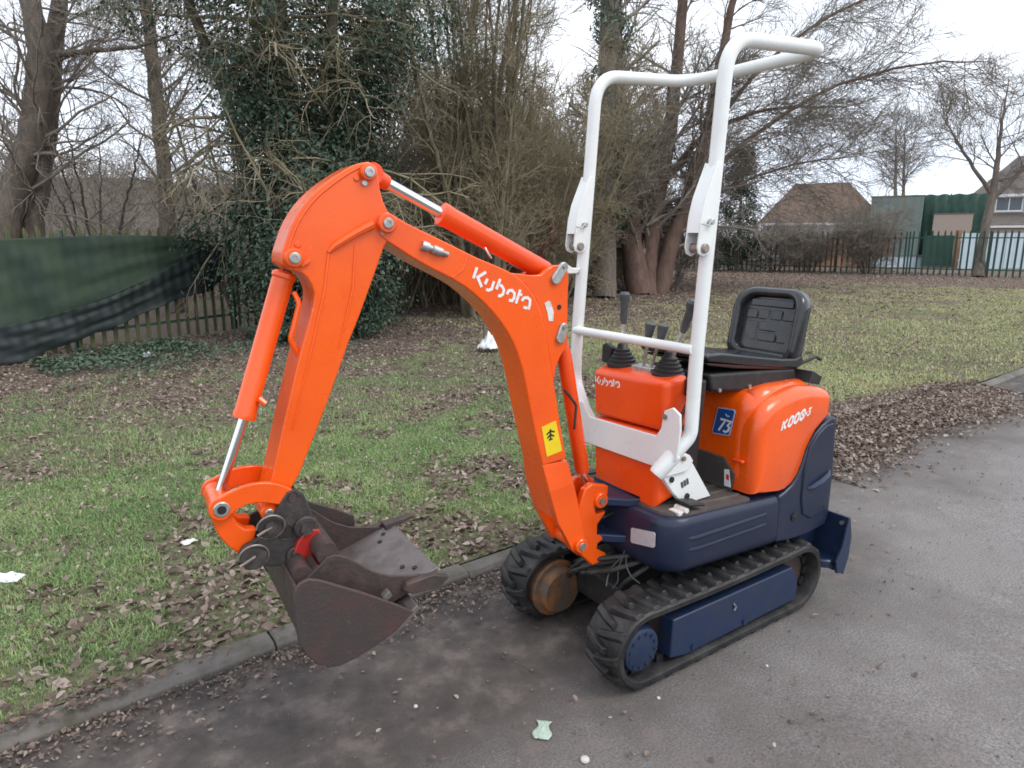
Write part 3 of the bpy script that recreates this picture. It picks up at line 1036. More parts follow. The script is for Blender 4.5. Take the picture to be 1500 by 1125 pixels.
def palisade(name, A, B_, pitch, h, label, mat, pale_mat):
    root = empty(name, (A[0], A[1], 0), label, 'fence', 'green palisade fences')
    A, B_ = Vector(A), Vector(B_)
    d = (B_ - A)
    ln = d.length
    d.normalize()
    yaw = math.atan2(d.y, d.x)
    rot = Matrix.Rotation(yaw, 3, 'Z')
    for z in (.28, h - .30):
        mb = MB()
        mb.prism([(-.022, -.022), (.022, -.022), (.022, -.016), (-.016, -.016), (-.016, .022), (-.022, .022)],
                 lambda p, t: tuple(rot @ Vector((t, p[0] + .034, p[1] + z))), 0, ln)
        mb.build('rail', mat, root)
    k = 0
    while k * 2.75 < ln:
        c = rot @ Vector((k * 2.75 + .06, .085, h * .5 - .06))
        mb = MB()
        mb.box(c, (.06, .06, h + .02), rot)
        mb.build('post', mat, root, .004)
        k += 1
    if h not in pale_mesh:
        w = .034
        mb = MB()
        prof = [(-w, 0), (-w * .5, .014), (0, .006), (w * .5, .014), (w, 0)]
        zt = [h - .09, h - .02, h, h - .02, h - .09]
        vs = []
        for (px_, py_), zz in zip(prof, zt):
            vs += [(px_, py_, .03), (px_, py_, zz - .01), (px_, py_ - .004, .03), (px_, py_ - .004, zz - .01)]
        fs = []
        for i in range(4):
            a, b = i * 4, i * 4 + 4
            fs += [(a, b, b + 1, a + 1), (a + 2, a + 3, b + 3, b + 2), (a + 1, b + 1, b + 3, a + 3)]
        mb.add(vs, fs)
        o = mb.build('pale', pale_mat, root)
        pale_mesh[h] = o.data
        first = o
    else:
        first = None
    k = 0
    while k * pitch < ln:
        if first is not None:
            o, first = first, None
        else:
            o = bpy.data.objects.new('pale', pale_mesh[h])
            col.objects.link(o)
            o.parent = root
        v = rot @ Vector((k * pitch, 0, 0))
        o.location = (v.x, v.y, random.uniform(-.015, .015))
        o.rotation_euler = (random.uniform(-.01, .01), random.uniform(-.012, .012), yaw)
        k += 1
    return root


palisade('palisade_fence', (4.2, -7.99), (-23.6, -23.35), .175, 1.74, 'long green palisade fence running behind the trees, half covered by sheeting', M['fence'], M['fence_olive'])
palisade('palisade_fence', (-23.7, -22.9), (-29.6, -5.0), .215, 1.80, 'dark green palisade fence across the far side of the grass before the houses', M['fence'], M['fence'])

# sheeting tied to the near fence
nd = Vector((-.8735, -.4868, 0))          # along the fence
nn = Vector((-.4868, .8735, 0))           # towards the road
NO = Vector((2.66, -8.84, 0))
sheet = empty('windbreak_sheet', (2.66, -8.84, 0), 'torn green mesh sheeting sagging along the palisade fence', 'sheeting')


def sheet_mesh(name, s_list, top, bot, off, mat, label, fold=0.03):
    ns, nz = 260, 40
    V = []
    S0, S1 = s_list[0], s_list[-1]
    for i in range(ns):
        s = S0 + (S1 - S0) * i / (ns - 1)
        zt = np.interp(s, s_list, top)
        zb = np.interp(s, s_list, bot)
        for j in range(nz):
            t = j / (nz - 1)
            z = zb + (zt - zb) * t
            w = off + fold * (1 - t) * math.sin(s * 9 + 2 * t) + fold * .25 * math.sin(s * 36 + t) * (.3 + .7 * t) 
            w += .014 * math.sin(t * math.pi) * math.sin(s * 2.3) + .010 * math.sin(t * 15 + s * 4.1 + 2 * math.sin(s * 1.7)) + .003 * math.sin(t * 27 - s * 2)
            p = NO + nd * s + nn * w - sheet.location
            V.append((p.x, p.y, z))
    F = []
    for i in range(ns - 1):
        for j in range(nz - 1):
            a = i * nz + j
            F.append((a, a + nz, a + nz + 1, a + 1))
    o = np_mesh(name, np.array(V), np.array(F), mat, sheet)
    o['label'] = label
    md = o.modifiers.new('thickness', 'SOLIDIFY')
    md.thickness = .002
    return o


sheet_mesh('upper_sheet', [-1.8, 0, .5, 1.0, 1.9, 2.8, 3.2], [1.58, 1.57, 1.58, 1.60, 1.62, 1.60, 1.52], [.30, .42, .50, .60, .88, 1.16, 1.34], .07, M['net_green'], 'green mesh upper sheet stretched along the fence top', .02)
sheet_mesh('lower_sheet', [-1.8, 0, .25, .5, 1.07, 1.65, 2.0, 2.4, 2.8, 3.25, 3.6], [.42, .50, .52, .55, .66, .80, .92, 1.10, 1.28, 1.48, 1.30], [0.0, .0, .03, .10, .23, .38, .48, .60, .67, .73, 1.05], .13, M['net_dark'], 'dark folded lower sheet hanging off the fence', .035)

# ------------------------------------------------------------------ houses and yard beyond the far fence
def house_frame(name, c, yaw, label, cat='house'):
    r = empty(name, c, label, cat)
    r.rotation_euler = (0, 0, yaw)
    return r


def window(root, x, y, z, w, h, sgn=1):
    """window facing local -Y"""
    f = MB()
    t = .07
    for (cx, cz, dx, dz) in ((0, h / 2 - t / 2, w, t), (0, -h / 2 + t / 2, w, t), (-w / 2 + t / 2, 0, t, h - 2 * t), (w / 2 - t / 2, 0, t, h - 2 * t), (0, 0, t, h - 2 * t)):
        f.box((x + cx, y - .03, z + cz), (dx, .08, dz))
    fr = f.build('window', M['upvc'], root)
    MB().box((x, y - .01, z), (w - 2 * t, .03, h - 2 * t)).build('pane', M['glass'], fr)
    MB().box((x, y - .06, z - h / 2 - .03), (w + .12, .14, .05)).build('sill', M['upvc'], fr)


yaw_v = math.atan2(4.38, -6.44)            # along the view's right direction at 50 m
def corner(x, y, deg, half):
    """ground point half a width to the right of a left front corner"""
    a = math.atan2(4.38, -6.44) + math.radians(deg)
    return (x + half * math.cos(a), y + half * math.sin(a), 0)


h1 = house_frame('bungalow', corner(-40.53, -29.1, -22, 3.7), yaw_v + math.radians(-22), 'low bungalow with a brown tiled hipped roof behind the palisade fence')
W, Dp = 7.4, 7.0
m_ = MB()
m_.box((0, Dp / 2, 1.25), (W, Dp, 2.5))
m_.build('wall', M['upvc'], h1)


def hip_roof(root, W, Dp, z0, z1, ridge, ov, mat, name='roof', y0=0):
    a = W / 2 + ov
    b0, b1 = y0 - ov, y0 + Dp + ov
    mb = MB()
    vs = [(-a, b0, z0), (a, b0, z0), (a, b1, z0), (-a, b1, z0), (-ridge / 2, (b0 + b1) / 2, z1), (ridge / 2, (b0 + b1) / 2, z1),
          (-a, b0, z0 - .08), (a, b0, z0 - .08), (a, b1, z0 - .08), (-a, b1, z0 - .08)]
    fs = [(0, 1, 5, 4), (1, 2, 5), (2, 3, 4, 5), (3, 0, 4), (6, 7, 1, 0), (7, 8, 2, 1), (8, 9, 3, 2), (9, 6, 0, 3), (9, 8, 7, 6)]
    mb.add(vs, fs)
    return mb.build(name, mat, root, sharp=10)


rf = hip_roof(h1, W, Dp, 2.5, 5.35, 3.6, .35, M['roof_brown'])
MB().box((0, -.37, 2.40), (W + .7, .04, .16)).build('fascia', M['upvc'], h1)
window(h1, -1.8, 0, 1.4, 1.6, 1.1)
window(h1, 1.6, 0, 1.4, 1.6, 1.1)

# two storey house
h2 = house_frame('two_storey_house', corner(-58.26, -23.03, -32, 5.9), yaw_v + math.radians(-32), 'two storey buff house with a grey tiled roof at the right edge')
W2, D2 = 11.8, 8.0
MB().box((0, D2 / 2, 2.3), (W2, D2, 4.6)).build('wall', M['brick_cream'], h2)
hip_roof(h2, W2, D2, 4.62, 7.75, 6.6, .35, M['roof_grey'])
MB().box((0, -.42, 4.55), (W2 + .8, .04, .2)).build('fascia', M['upvc'], h2)
MB().box((-W2 / 2 + .08, -.06, 2.3), (.10, .10, 4.5)).build('downpipe', M['upvc'], h2)
for xx in (-3.7, -.9, 2.2):
    window(h2, xx, 0, 3.92, 1.7, 1.05)
mb = MB()
mb.prism([(-1.7, 2.28), (-1.7, 2.36), (0.0, 3.24), (0.0, 3.14)], lambda p, t: (t, p[0], p[1]), -W2 / 2 + .1, W2 / 2)
mb.build('lean_to_roof', M['roof_grey'], h2)
MB().box((.05, -1.73, 2.24), (W2 - .1, .05, .16)).build('gutter', M['upvc'], h2)
MB().box((.05, -.75, 1.1), (W2 - .5, 1.5, 2.2)).build('porch_wall', M['brick_pink'], h2)

# sheeted screens, shed and yard walls
gp = empty('grey_green_shed', corner(-43.83, -23.26, -28, 1.5), 'flat grey green panelled shed between the two houses', 'shed')
gp.rotation_euler = (0, 0, yaw_v + math.radians(-28))
MB().box((0, 1.2, 2.05), (3.0, 2.4, 4.1)).build('wall', M['greygreen'], gp, .02)
MB().box((0, 1.2, 4.13), (3.1, 2.5, .05)).build('roof', M['greygreen'], gp)
for k in range(7):
    MB().box((-1.38 + k * .46, -.012, 2.05), (.035, .024, 4.0)).build('panel_rib', M['greygreen'], gp)
gs = empty('green_screen', corner(-47.0, -22.2, -31, 2.2), 'tall dark green netting screen beside the grey green shed', 'screen')
gs.rotation_euler = (0, 0, yaw_v + math.radians(-31))
mb = MB()
n = 40
vs, fs = [], []
for i in range(n):
    xx = -2.2 + 4.5 * i / (n - 1)
    for j, z in enumerate((0.2, 1.4, 2.8, 4.25 + .04 * math.sin(i * .9))):
        vs.append((xx, .06 * math.sin(i * 1.3 + j) + .05 * math.sin(i * .4), z))
for i in range(n - 1):
    for j in range(3):
        a = i * 4 + j
        fs.append((a, a + 4, a + 5, a + 1))
mb.add(vs, fs)
o = mb.build('netting', M['greennet'], gs)
md = o.modifiers.new('thickness', 'SOLIDIFY')
md.thickness = .01
for xx in (-2.2, .0, 2.3):
    MB().cyl((xx, .12, 0), (xx, .12, 4.3), .04, 8).build('pole', M['fence'], gs)

bw = empty('brick_wall', corner(-45.24, -19.9, -32, 1.05), 'pinkish brick wall in front of the green screen', 'wall')
bw.rotation_euler = (0, 0, yaw_v + math.radians(-32))
MB().box((0, .12, 1.45), (2.1, .24, 2.9)).build('brickwork', M['brick_pink'], bw)
MB().box((0, .12, 2.94), (2.2, .30, .07)).build('coping', M['kerb'], bw)

tf = empty('timber_fence', (-32.05, -18.1, 0), 'orange brown timber panel fence seen through the palisade pales', 'fence')
tf.rotation_euler = (0, 0, yaw_v)
bd = None
for k in range(34):
    if bd is None:
        o = MB().box((0, 0, .82), (.145, .02, 1.64)).build('board', M['timber_orange'], tf)
        bd = o.data
    else:
        o = bpy.data.objects.new('board', bd)
        col.objects.link(o)
        o.parent = tf
    o.location = (-2.55 + k * .152, random.uniform(-.006, .006), random.uniform(-.02, .02))
for z in (.35, 1.3):
    MB().box((0, .05, z), (5.2, .05, .09)).build('rail', M['timber_orange'], tf)

yw = empty('pale_blue_wall', (-38.4, -11.4, 0), 'pale blue painted boarding behind the palisade fence by the leaning tree', 'wall')
yw.rotation_euler = (0, 0, yaw_v)
bd = None
for k in range(42):
    if bd is None:
        o = MB().box((0, 0, .85), (.19, .03, 1.7)).build('board', M['paleblue'], yw)
        bd = o.data
    else:
        o = bpy.data.objects.new('board', bd)
        col.objects.link(o)
        o.parent = yw
    o.location = (-4.1 + k * .2, random.uniform(-.01, .01), random.uniform(-.02, .02))
for z in (.4, 1.4):
    MB().box((0, .05, z), (8.4, .06, .09)).build('rail', M['paleblue'], yw)
lw = empty('low_yard_wall', (-35.3, -15.6, 0), 'low pale wall of the yard beyond the palisade fence', 'wall')
lw.rotation_euler = (0, 0, yaw_v)
MB().box((0, .1, .28), (5.4, .2, .56)).build('blockwork', M['paleblue'], lw)
MB().box((0, .1, .58), (5.5, .26, .05)).build('coping', M['kerb'], lw)
ft = empty('dark_gate', (-36.1, -14.6, 0), 'dark green boarded gate beside an orange timber post beyond the fence', 'gate')
ft.rotation_euler = (0, 0, yaw_v)
MB().box((-.75, 0, .85), (1.5, .05, 1.5)).build('gate_leaf', M['greennet'], ft)
MB().box((.20, 0, .90), (.24, .16, 1.9)).build('gate_post', M['timber_orange'], ft)
MB().box((1.05, 0, .80), (1.3, .05, 1.5)).build('gate_leaf', M['fence'], ft)

P, R = [], []
for k in range(21):
    t = k / 20
    P.append((-40.6 - 8.4 * t, -17.1 + 5.7 * t, 8.2 + 2.2 * t - 1.2 * t * (1 - t)))
MB().tube(P, .022, 6).build('overhead_cable', M['cable'])
tag(bpy.data.objects['overhead_cable'], 'thin overhead cable rising across the white sky above the houses', 'cable')

# ------------------------------------------------------------------ grass, leaf litter
KEEP_OUT = 0.11


def scatter(n, x0, x1, depth_pow, dmax):
    x = rng.uniform(x0, x1, n)
    d = KEEP_OUT + dmax * rng.uniform(0, 1, n) ** depth_pow
    return x, kerb_y(x) - d, d


def vnoise(x, y, s, seed):
    """cheap smooth value noise"""
    r = np.random.default_rng(seed)
    G = r.uniform(0, 1, (64, 64))
    u, v = x * s + 500, y * s + 500
    i, j = np.floor(u).astype(int), np.floor(v).astype(int)
    fu, fv = u - i, v - j
    fu, fv = fu * fu * (3 - 2 * fu), fv * fv * (3 - 2 * fv)
    g_ = lambda a, b: G[a % 64, b % 64]
    return (g_(i, j) * (1 - fu) + g_(i + 1, j) * fu) * (1 - fv) + (g_(i, j + 1) * (1 - fu) + g_(i + 1, j + 1) * fu) * fv


def patch(x, y):
    """1 = green, 0 = leaf litter"""
    d = kerb_y(x) - y
    n = .26 * vnoise(x, y, .8, 1) + .40 * vnoise(x, y, 2.6, 2) + .34 * vnoise(x, y, 6.5, 3)
    return n + np.interp(d, [0, .25, 1.2, 3, 5.0, 7, 9, 20], [-.09, .02, .08, .06, -.04, -.16, -.29, -.30]) + np.where(x < -4, np.interp(d, [0, 2, 8, 11], [.28, .28, .26, 0]), 0)


# grass blades: near strip dense, thinning with distance
Vs, Fs, Ts = [], [], []


def blades(n, x0, x1, dp, dmax, hmin, hmax, wid):
    x, y, d = scatter(n, x0, x1, dp, dmax)
    keep = patch(x, y) + .28 * (vnoise(x, y, 14, 51) - .5) + rng.normal(0, .06, n) > .50
    x, y = x[keep], y[keep]
    n = len(x)
    z = np.array([verge_z(a, b) for a, b in zip(x, y)]) - .004
    h = rng.uniform(hmin, hmax, n) * (.6 + .8 * vnoise(x, y, 3, 7))
    a = rng.uniform(0, 2 * math.pi, n)
    l = rng.uniform(.2, 1.1, n) * h
    wx, wy = -np.sin(a) * wid, np.cos(a) * wid
    lx, ly = np.cos(a) * l, np.sin(a) * l
    v = np.stack([np.stack([x - wx, y - wy, z], 1), np.stack([x + wx, y + wy, z], 1),
                  np.stack([x + wx * .7 + lx * .35, y + wy * .7 + ly * .35, z + h * .65], 1), np.stack([x - wx * .7 + lx * .35, y - wy * .7 + ly * .35, z + h * .65], 1),
                  np.stack([x + lx, y + ly, z + h * .92], 1)], 1).reshape(-1, 3)
    b = sum(len(q) for q in Vs) + np.arange(n)[:, None] * 5
    f = np.concatenate([b + np.array([[0, 1, 2]]), b + np.array([[0, 2, 3]]), b + np.array([[3, 2, 4]])])
    Vs.append(v)
    Fs.append(f)
    t = np.clip(.28 * vnoise(x, y, 1.4, 9) + .30 * vnoise(x, y, 7, 10) + .2 * rng.normal(0, .8, n) + .16 + np.interp(x, [-5, -2], [.45, 0]), 0, 1)
    Ts.append(np.repeat(t, 5))


blades(330000, -2.2, 3.4, 1.0, 2.6, .011, .030, .0019)
blades(150000, -6, 4, 1.0, 6.5, .018, .042, .0032)
blades(110000, -22, -3, 1.0, 10, .02, .045, .006)
o = np_mesh('grass', np.concatenate(Vs), np.concatenate(Fs), M['grass'], None, np.concatenate(Ts), smooth=False)
tag(o, 'short patchy winter grass on the verge', kind='stuff')

CS, SZ, TT, UP = [], [], [], []


def leaves(x, y, smin, smax, zoff=.004, tilt=.45, dark=0.0):
    n = len(x)
    z = np.where(y < kerb_y(x) - .1, [verge_z(a, b) for a, b in zip(x, y)], np.where(y < kerb_y(x), .056, .004)) + rng.uniform(0, .02, n) + zoff
    CS.append(np.stack([x, y, z], 1))
    SZ.append(rng.uniform(smin, smax, n))
    TT.append(np.clip(rng.beta(1.7, 2.1, n) + dark, 0, 1))
    UP.append(np.stack([rng.normal(0, tilt, n), rng.normal(0, tilt, n), np.ones(n)], 1))


x, y, d = scatter(36000, -6, 3.6, 1.0, 3.2)
k = patch(x, y) + rng.normal(0, .10, len(x)) < .47
leaves(x[k], y[k], .016, .052, -.004, .6)
x, y, d = scatter(46000, -9, 4, .9, 9.5)
k = patch(x, y) + rng.normal(0, .13, len(x)) < .50
leaves(x[k], y[k], .024, .062, -.002)
x, y, d = scatter(42000, -30, -5, .75, 22)
k = patch(x, y) + rng.normal(0, .2, len(x)) < .58
leaves(x[k], y[k], .04, .085)
x, y, d = scatter(40000, -9, 4, 1.0, 7.5)        # small scraps lying on the blades everywhere
leaves(x, y, .008, .030, .010, .7, .06)
x, y, d = scatter(15000, -26, -4, .8, 14)
leaves(x, y, .025, .055, .018, .7, .12)
# debris caught along the kerb on the road side
x = rng.uniform(-1.5, 3.2, 4200)
y = kerb_y(x) + np.abs(rng.normal(0, .11, len(x)))
k = vnoise(x, y * 0 + 3, 2.2, 61) + rng.normal(0, .15, len(x)) > .38
leaves(x[k], y[k], .006, .024, .0, .45, -.10)
x = rng.uniform(-1.5, 3.2, 2600)                 # scraps and soil lying on the kerb itself
y = kerb_y(x) - rng.uniform(.0, .13, len(x))
k = vnoise(x, y * 0 + 7, 1.9, 62) + rng.normal(0, .15, len(x)) > .55
leaves(x[k], y[k], .007, .030, .0, .3, -.2)
x = rng.uniform(-4, 3, 420)
y = kerb_y(x) + rng.uniform(0, 1.6, len(x))
leaves(x, y, .008, .028, .0, .3)
o = leaf_cloud('fallen_leaves', np.concatenate(CS), np.concatenate(SZ), np.concatenate(UP), M['leaf_dead'], None, np.concatenate(TT))
tag(o, 'brown fallen leaves scattered over the grass and along the kerb', kind='stuff')

# drift of leaves over the kerb on the far side of the digger
x = -4.0 + 1.55 * np.clip(rng.normal(0, .60, 36000), -1.3, 1.2)
off = rng.normal(-.08, .22, len(x)) + .10 * np.sin(x * 2.1)
y = kerb_y(x) + off
hp = .12 * np.exp(-((off + .05) / .30) ** 2) * np.exp(-((x + 4.0) / 1.7) ** 2) * (.6 + .8 * vnoise(x, y, 2.5, 21))
z = np.maximum(hp * rng.uniform(.15, 1.05, len(x)), 0) + np.where(off < -.1, .045, .008)
C = np.stack([x, y, z], 1)
o = leaf_cloud('leaf_drift', C, rng.uniform(.014, .044, len(x)), np.stack([rng.normal(0, .6, len(x)), rng.normal(0, .6, len(x)), np.ones(len(x))], 1), M['leaf_dead'], None, np.clip(rng.beta(1.7, 1.6, len(x)), 0, 1))
tag(o, 'drift of brown leaves banked over the kerb behind the digger', kind='stuff')

# low ivy on the ground below the sheeted fence
x = rng.uniform(-3.5, 4, 16000)
dist = np.abs(rng.normal(0, 1.0, len(x)))
y = (-10.3 + .556 * x) + .25 + dist * 1.15
k = (vnoise(x, y, 1.1, 31) + .3 * vnoise(x, y, 4, 32) > .55) & (y < -4)
x, y = x[k], y[k]
C = np.stack([x, y, rng.uniform(.02, .10, len(x))], 1)
o = leaf_cloud('ground_ivy', C, rng.uniform(.03, .07, len(x)), rng.normal(0, .4, (len(x), 3)) + np.array([0, 0, 1.]), M['ground_ivy'])
tag(o, 'low creeping ivy on the ground below the sheeted fence', kind='stuff')

# grit on the road
n = 1100
x = rng.uniform(-3.5, 2.6, n)
y = kerb_y(x) + rng.uniform(.02, 2.2, n)
s = rng.uniform(.0015, .0055, n)
octv = np.array([(1, 0, 0), (-1, 0, 0), (0, 1, 0), (0, -1, 0), (0, 0, .8), (0, 0, -.8)], float)
octf = np.array([(0, 2, 4), (2, 1, 4), (1, 3, 4), (3, 0, 4), (2, 0, 5), (1, 2, 5), (3, 1, 5), (0, 3, 5)])
V = np.stack([x, y, s * .5 + .004], 1)[:, None, :] + octv[None] * s[:, None, None] * rng.uniform(.6, 1.3, (n, 6, 1))
F = (np.arange(n)[:, None, None] * 6 + octf[None]).reshape(-1, 3)
M['grit'] = attr_mat('grit_stones', (.08, .07, .065), (.30, .27, .245), .8)
o = np_mesh('grit', V.reshape(-1, 3), F, M['grit'], None, np.repeat(rng.uniform(0, 1, n) ** 2, 6), smooth=False)
tag(o, 'loose grit scattered on the tarmac', kind='stuff')

# litter
def crumple(name, c, sx, sy, sz, mat, label, cat, yaw=0, seed=1, n=14):
    r = np.random.default_rng(seed)
    vs, fs = [], []
    for i in range(n):
        for j in range(n):
            u_, v_ = i / (n - 1) - .5, j / (n - 1) - .5
            env = max(0, 1 - (2.0 * u_) ** 2) * max(0, 1 - (2.0 * v_) ** 2)
            z = sz * env * (.35 + .65 * abs(math.sin(9 * u_ + seed)) * abs(math.cos(11 * v_ + u_ * 5))) + r.uniform(0, sz * .12)
            vs.append((u_ * sx + r.normal(0, sx * .012), v_ * sy * (1 + .3 * math.sin(u_ * 7)), z))
    for i in range(n - 1):
        for j in range(n - 1):
            a = i * n + j
            fs.append((a, a + n, a + n + 1, a + 1))
    o = MB().add(vs, fs).build(name, mat)
    md = o.modifiers.new('thickness', 'SOLIDIFY')
    md.thickness = .002
    o.location = c
    o.rotation_euler = (0, 0, yaw)
    return tag(o, label, cat)


crumple('plastic_bag', (2.37, -1.82, .05), .16, .07, .035, M['plastic_white'], 'crumpled white plastic bag lying on the grass at the left edge', 'litter', math.radians(150), 3)
crumple('paper_scrap', (.88, .32, .006), .085, .05, .010, M['paper_green'], 'torn pale green paper scrap trodden into the tarmac', 'litter', .8, 5)
crumple('plastic_sheet', (-3.0, -6.1, .06), .34, .26, .24, M['plastic_white'], 'white polythene sheet caught on the grass behind the boom', 'litter', .4, 7)
crumple('plastic_scrap', (1.05, -8.2, .05), .16, .10, .06, M['plastic_white'], 'small white scrap lying below the sheeted fence', 'litter', .3, 9)
crumple('paper_scrap', (1.60, -1.75, .055), .07, .05, .012, M['decal_wear'], 'small pale scrap on the grass left of the bucket', 'litter', .3, 11)
mb = MB()
mb.lathe((.85, .497, .0), (0, 0, 1), [(0, .010), (.004, .015), (.010, .013), (.014, .005)], 9)
tag(mb.build('pebble', M['stone_pale']), 'white pebble on the tarmac at the bottom edge', 'stone')
for (px_, py_, s_, lb) in ((1.17, -.02, .008, 'pale pebble on the tarmac below the front of the near track'), (.45, .42, .007, 'pale pebble beside the near track'),
                           (-.02, .52, .006, 'small white pebble on the tarmac near the rear of the near track')):
    mb = MB()
    mb.lathe((px_, py_, .0), (.1, 0, 1), [(0, s_ * .7), (s_ * .3, s_), (s_ * .8, s_ * .8), (s_ * 1.1, s_ * .2)], 7)
    tag(mb.build('pebble', M['stone_pale']), lb, 'stone')
mb = MB()
mb.tube([(-3.4, -6.75, .0), (-3.35, -6.6, .35), (-3.2, -6.35, .55), (-2.98, -6.2, .42), (-2.9, -6.15, .05)], [.03, .028, .022, .02, .016], 7)
tag(mb.build('dead_branch', M['bark']), 'dark bent dead branch arching over the grass behind the boom', 'branch')

# ================================================================== THE DIGGER
EX = empty('excavator', (0, 0, 0), 'orange and navy rubber tracked mini digger with a white roll bar standing on the tarmac', 'excavator')
_by = math.radians(-4)
BU, BV, BO = Vector((math.cos(_by), math.sin(_by), 0)), Vector((-math.sin(_by), math.cos(_by), 0)), Vector((.42, 0, 0))


def bw3(u, v, z):
    return BO + BU * u + BV * v + Vector((0, 0, z))


def bf(p, t):                       # boom plane polygon, t across
    return bw3(p[0], t, p[1])


def yf(p, t):                       # (x, z) polygon, t = y
    return Vector((p[0], t, p[1]))


def xf(p, t):                       # (y, z) polygon, t = x
    return Vector((t, p[0], p[1]))


def zf(p, t):                       # (x, y) polygon, t = z
    return Vector((p[0], p[1], t))


def part(name, parent=EX, mat='orange', label=None, **k):
    return lambda mb: mb.build(name, M[mat], parent, label=label, **k)


# ---------------------------------------------------------------- tracks
XF, XR, RC, ZC = .452, -.452, .1590, .1590
YO, YI = .3676, .1907
LS = XF - XR
RB = .132


def track_pt(s, off):
    """point on the track loop, s in [0, total); off = radius"""
    tot = 2 * LS + 2 * math.pi * RB
    s %= tot
    if s < LS:                       # top, front to rear
        return (XF - s, ZC + off), 0.0, (0, 1)
    s -= LS
    if s < math.pi * RB:
        a = math.pi / 2 + s / RB
        return (XR + off * math.cos(a), ZC + off * math.sin(a)), s / RB, (math.cos(a), math.sin(a))
    s -= math.pi * RB
    if s < LS:
        return (XR + s, ZC - off), math.pi, (0, -1)
    s -= LS
    a = -math.pi / 2 + s / RB
    return (XF + off * math.cos(a), ZC + off * math.sin(a)), math.pi + s / RB, (math.cos(a), math.sin(a))


TOT = 2 * LS + 2 * math.pi * RB


def make_track(side):
    y0, y1 = (YI, YO) if side > 0 else (-YO, -YI)
    cs = [(y0, .120), (y0 - 0, .137), (y0 + .008, .144), (y1 - .008, .144), (y1, .137), (y1, .120), (y1 - .012, .114), (y0 + .012, .114)]
    mb = MB()
    n = 150
    vs, fs = [], []
    for i in range(n):
        s = TOT * i / n
        for (yy, of) in cs:
            (px_, pz_), _, _ = track_pt(s, of)
            if s < LS:
                pz_ -= .008 * math.sin(math.pi * s / LS)
            vs.append((px_, yy, pz_))
    m = len(cs)
    for i in range(n):
        for k in range(m):
            a, b = i * m + k, i * m + (k + 1) % m
            c, d = ((i + 1) % n) * m + (k + 1) % m, ((i + 1) % n) * m + k
            fs.append((a, b, c, d))
    mb.add(vs, fs)
    # inner guide lugs
    for i in range(40):
        s = TOT * i / 40
        (px_, pz_), an, nv = track_pt(s, .100)
        rot = Matrix.Rotation(-an, 3, 'Y')
        for yy in (.35, .65):
            mb.box((px_, y0 + (y1 - y0) * yy, pz_), (.034, .022, .030), rot)
    belt = mb.build('track', M['rubber'], EX, label='near rubber track' if side > 0 else 'far rubber track beside the kerb')
    # tread lugs, staggered left and right
    NL = 32
    meshes = {}
    for half in (0, 1):
        for i in range(NL):
            s = TOT * (i + .5 * half) / NL
            (px_, pz_), an, nv = track_pt(s, .1425)
            if s < LS:
                pz_ -= .008 * math.sin(math.pi * s / LS)
            if half not in meshes:
                e = 1 if half else -1          # which belt edge the lug starts from
                w = (YO - YI) / 2
                q = MB()
                base = [(-.024, e * w * .96), (.020, e * w * .96), (.040, e * .01), (.046, -e * .030), (.014, -e * .030), (.004, e * .012)]
                top = [(-.013, e * w * .88), (.010, e * w * .88), (.032, e * .012), (.038, -e * .022), (.020, -e * .022), (.010, e * .016)]
                vs = [(a, b, -.002) for a, b in base] + [(a, b, .013 if k_ in (0, 1) else .0200) for k_, (a, b) in enumerate(top)]
                k = len(base)
                q.add(vs, [tuple(range(k)), tuple(range(k, 2 * k))] + [(j, (j + 1) % k, k + (j + 1) % k, k + j) for j in range(k)])
                o = q.build('tread_lug', M['rubber'], belt, .003, 2)
                meshes[half] = o.data
            else:
                o = bpy.data.objects.new('tread_lug', meshes[half])
                col.objects.link(o)
                o.parent = belt
                md = o.modifiers.new('edge', 'BEVEL')
                md.width, md.segments, md.limit_method = .003, 2, 'ANGLE'
            # local x along travel, local z outward
            z_ = Vector((nv[0], 0, nv[1]))
            y_ = Vector((0, 1, 0))
            x_ = y_.cross(z_)
            mat = Matrix(((x_.x, y_.x, z_.x, px_), (x_.y, y_.y, z_.y, (y0 + y1) / 2), (x_.z, y_.z, z_.z, pz_), (0, 0, 0, 1)))
            o.matrix_local = mat
    return belt


trk_n = make_track(1)
trk_f = make_track(-1)

# undercarriage
mb = MB()
mb.prism([(-.40, .085), (.30, .085), (.36, .13), (.36, .25), (.26, .285), (-.34, .285), (-.42, .24)], yf, -.17, .17)
mb.cyl((-.02, 0, .28), (-.02, 0, .365), .20, 32)
mb.build('undercarriage', M['black'], EX, .006)
for s in (1, -1):
    y0, y1 = (.205, .30) if s > 0 else (-.30, -.205)
    mb = MB()
    mb.prism([(XR + .02, .105), (.30, .105), (.30, .20), (XR + .02, .20)], yf, y0, y1)
    mb.cyl((XR, y0 - .01, ZC), (XR, y1 + .005, ZC), .098, 26, .008)
    mb.cyl((XF, y0 + .01, ZC), (XF, y1 - .03, ZC), .090, 26, .006)
    for xx in (-.24, -.02, .20):
        mb.cyl((xx, y0, .064), (xx, y1 + .02, .064), .040, 16)
    mb.build('roller_frame', M['rust'], EX, label='muddy rollers and idler inside the near track' if s > 0 else 'muddy rollers inside the far track')
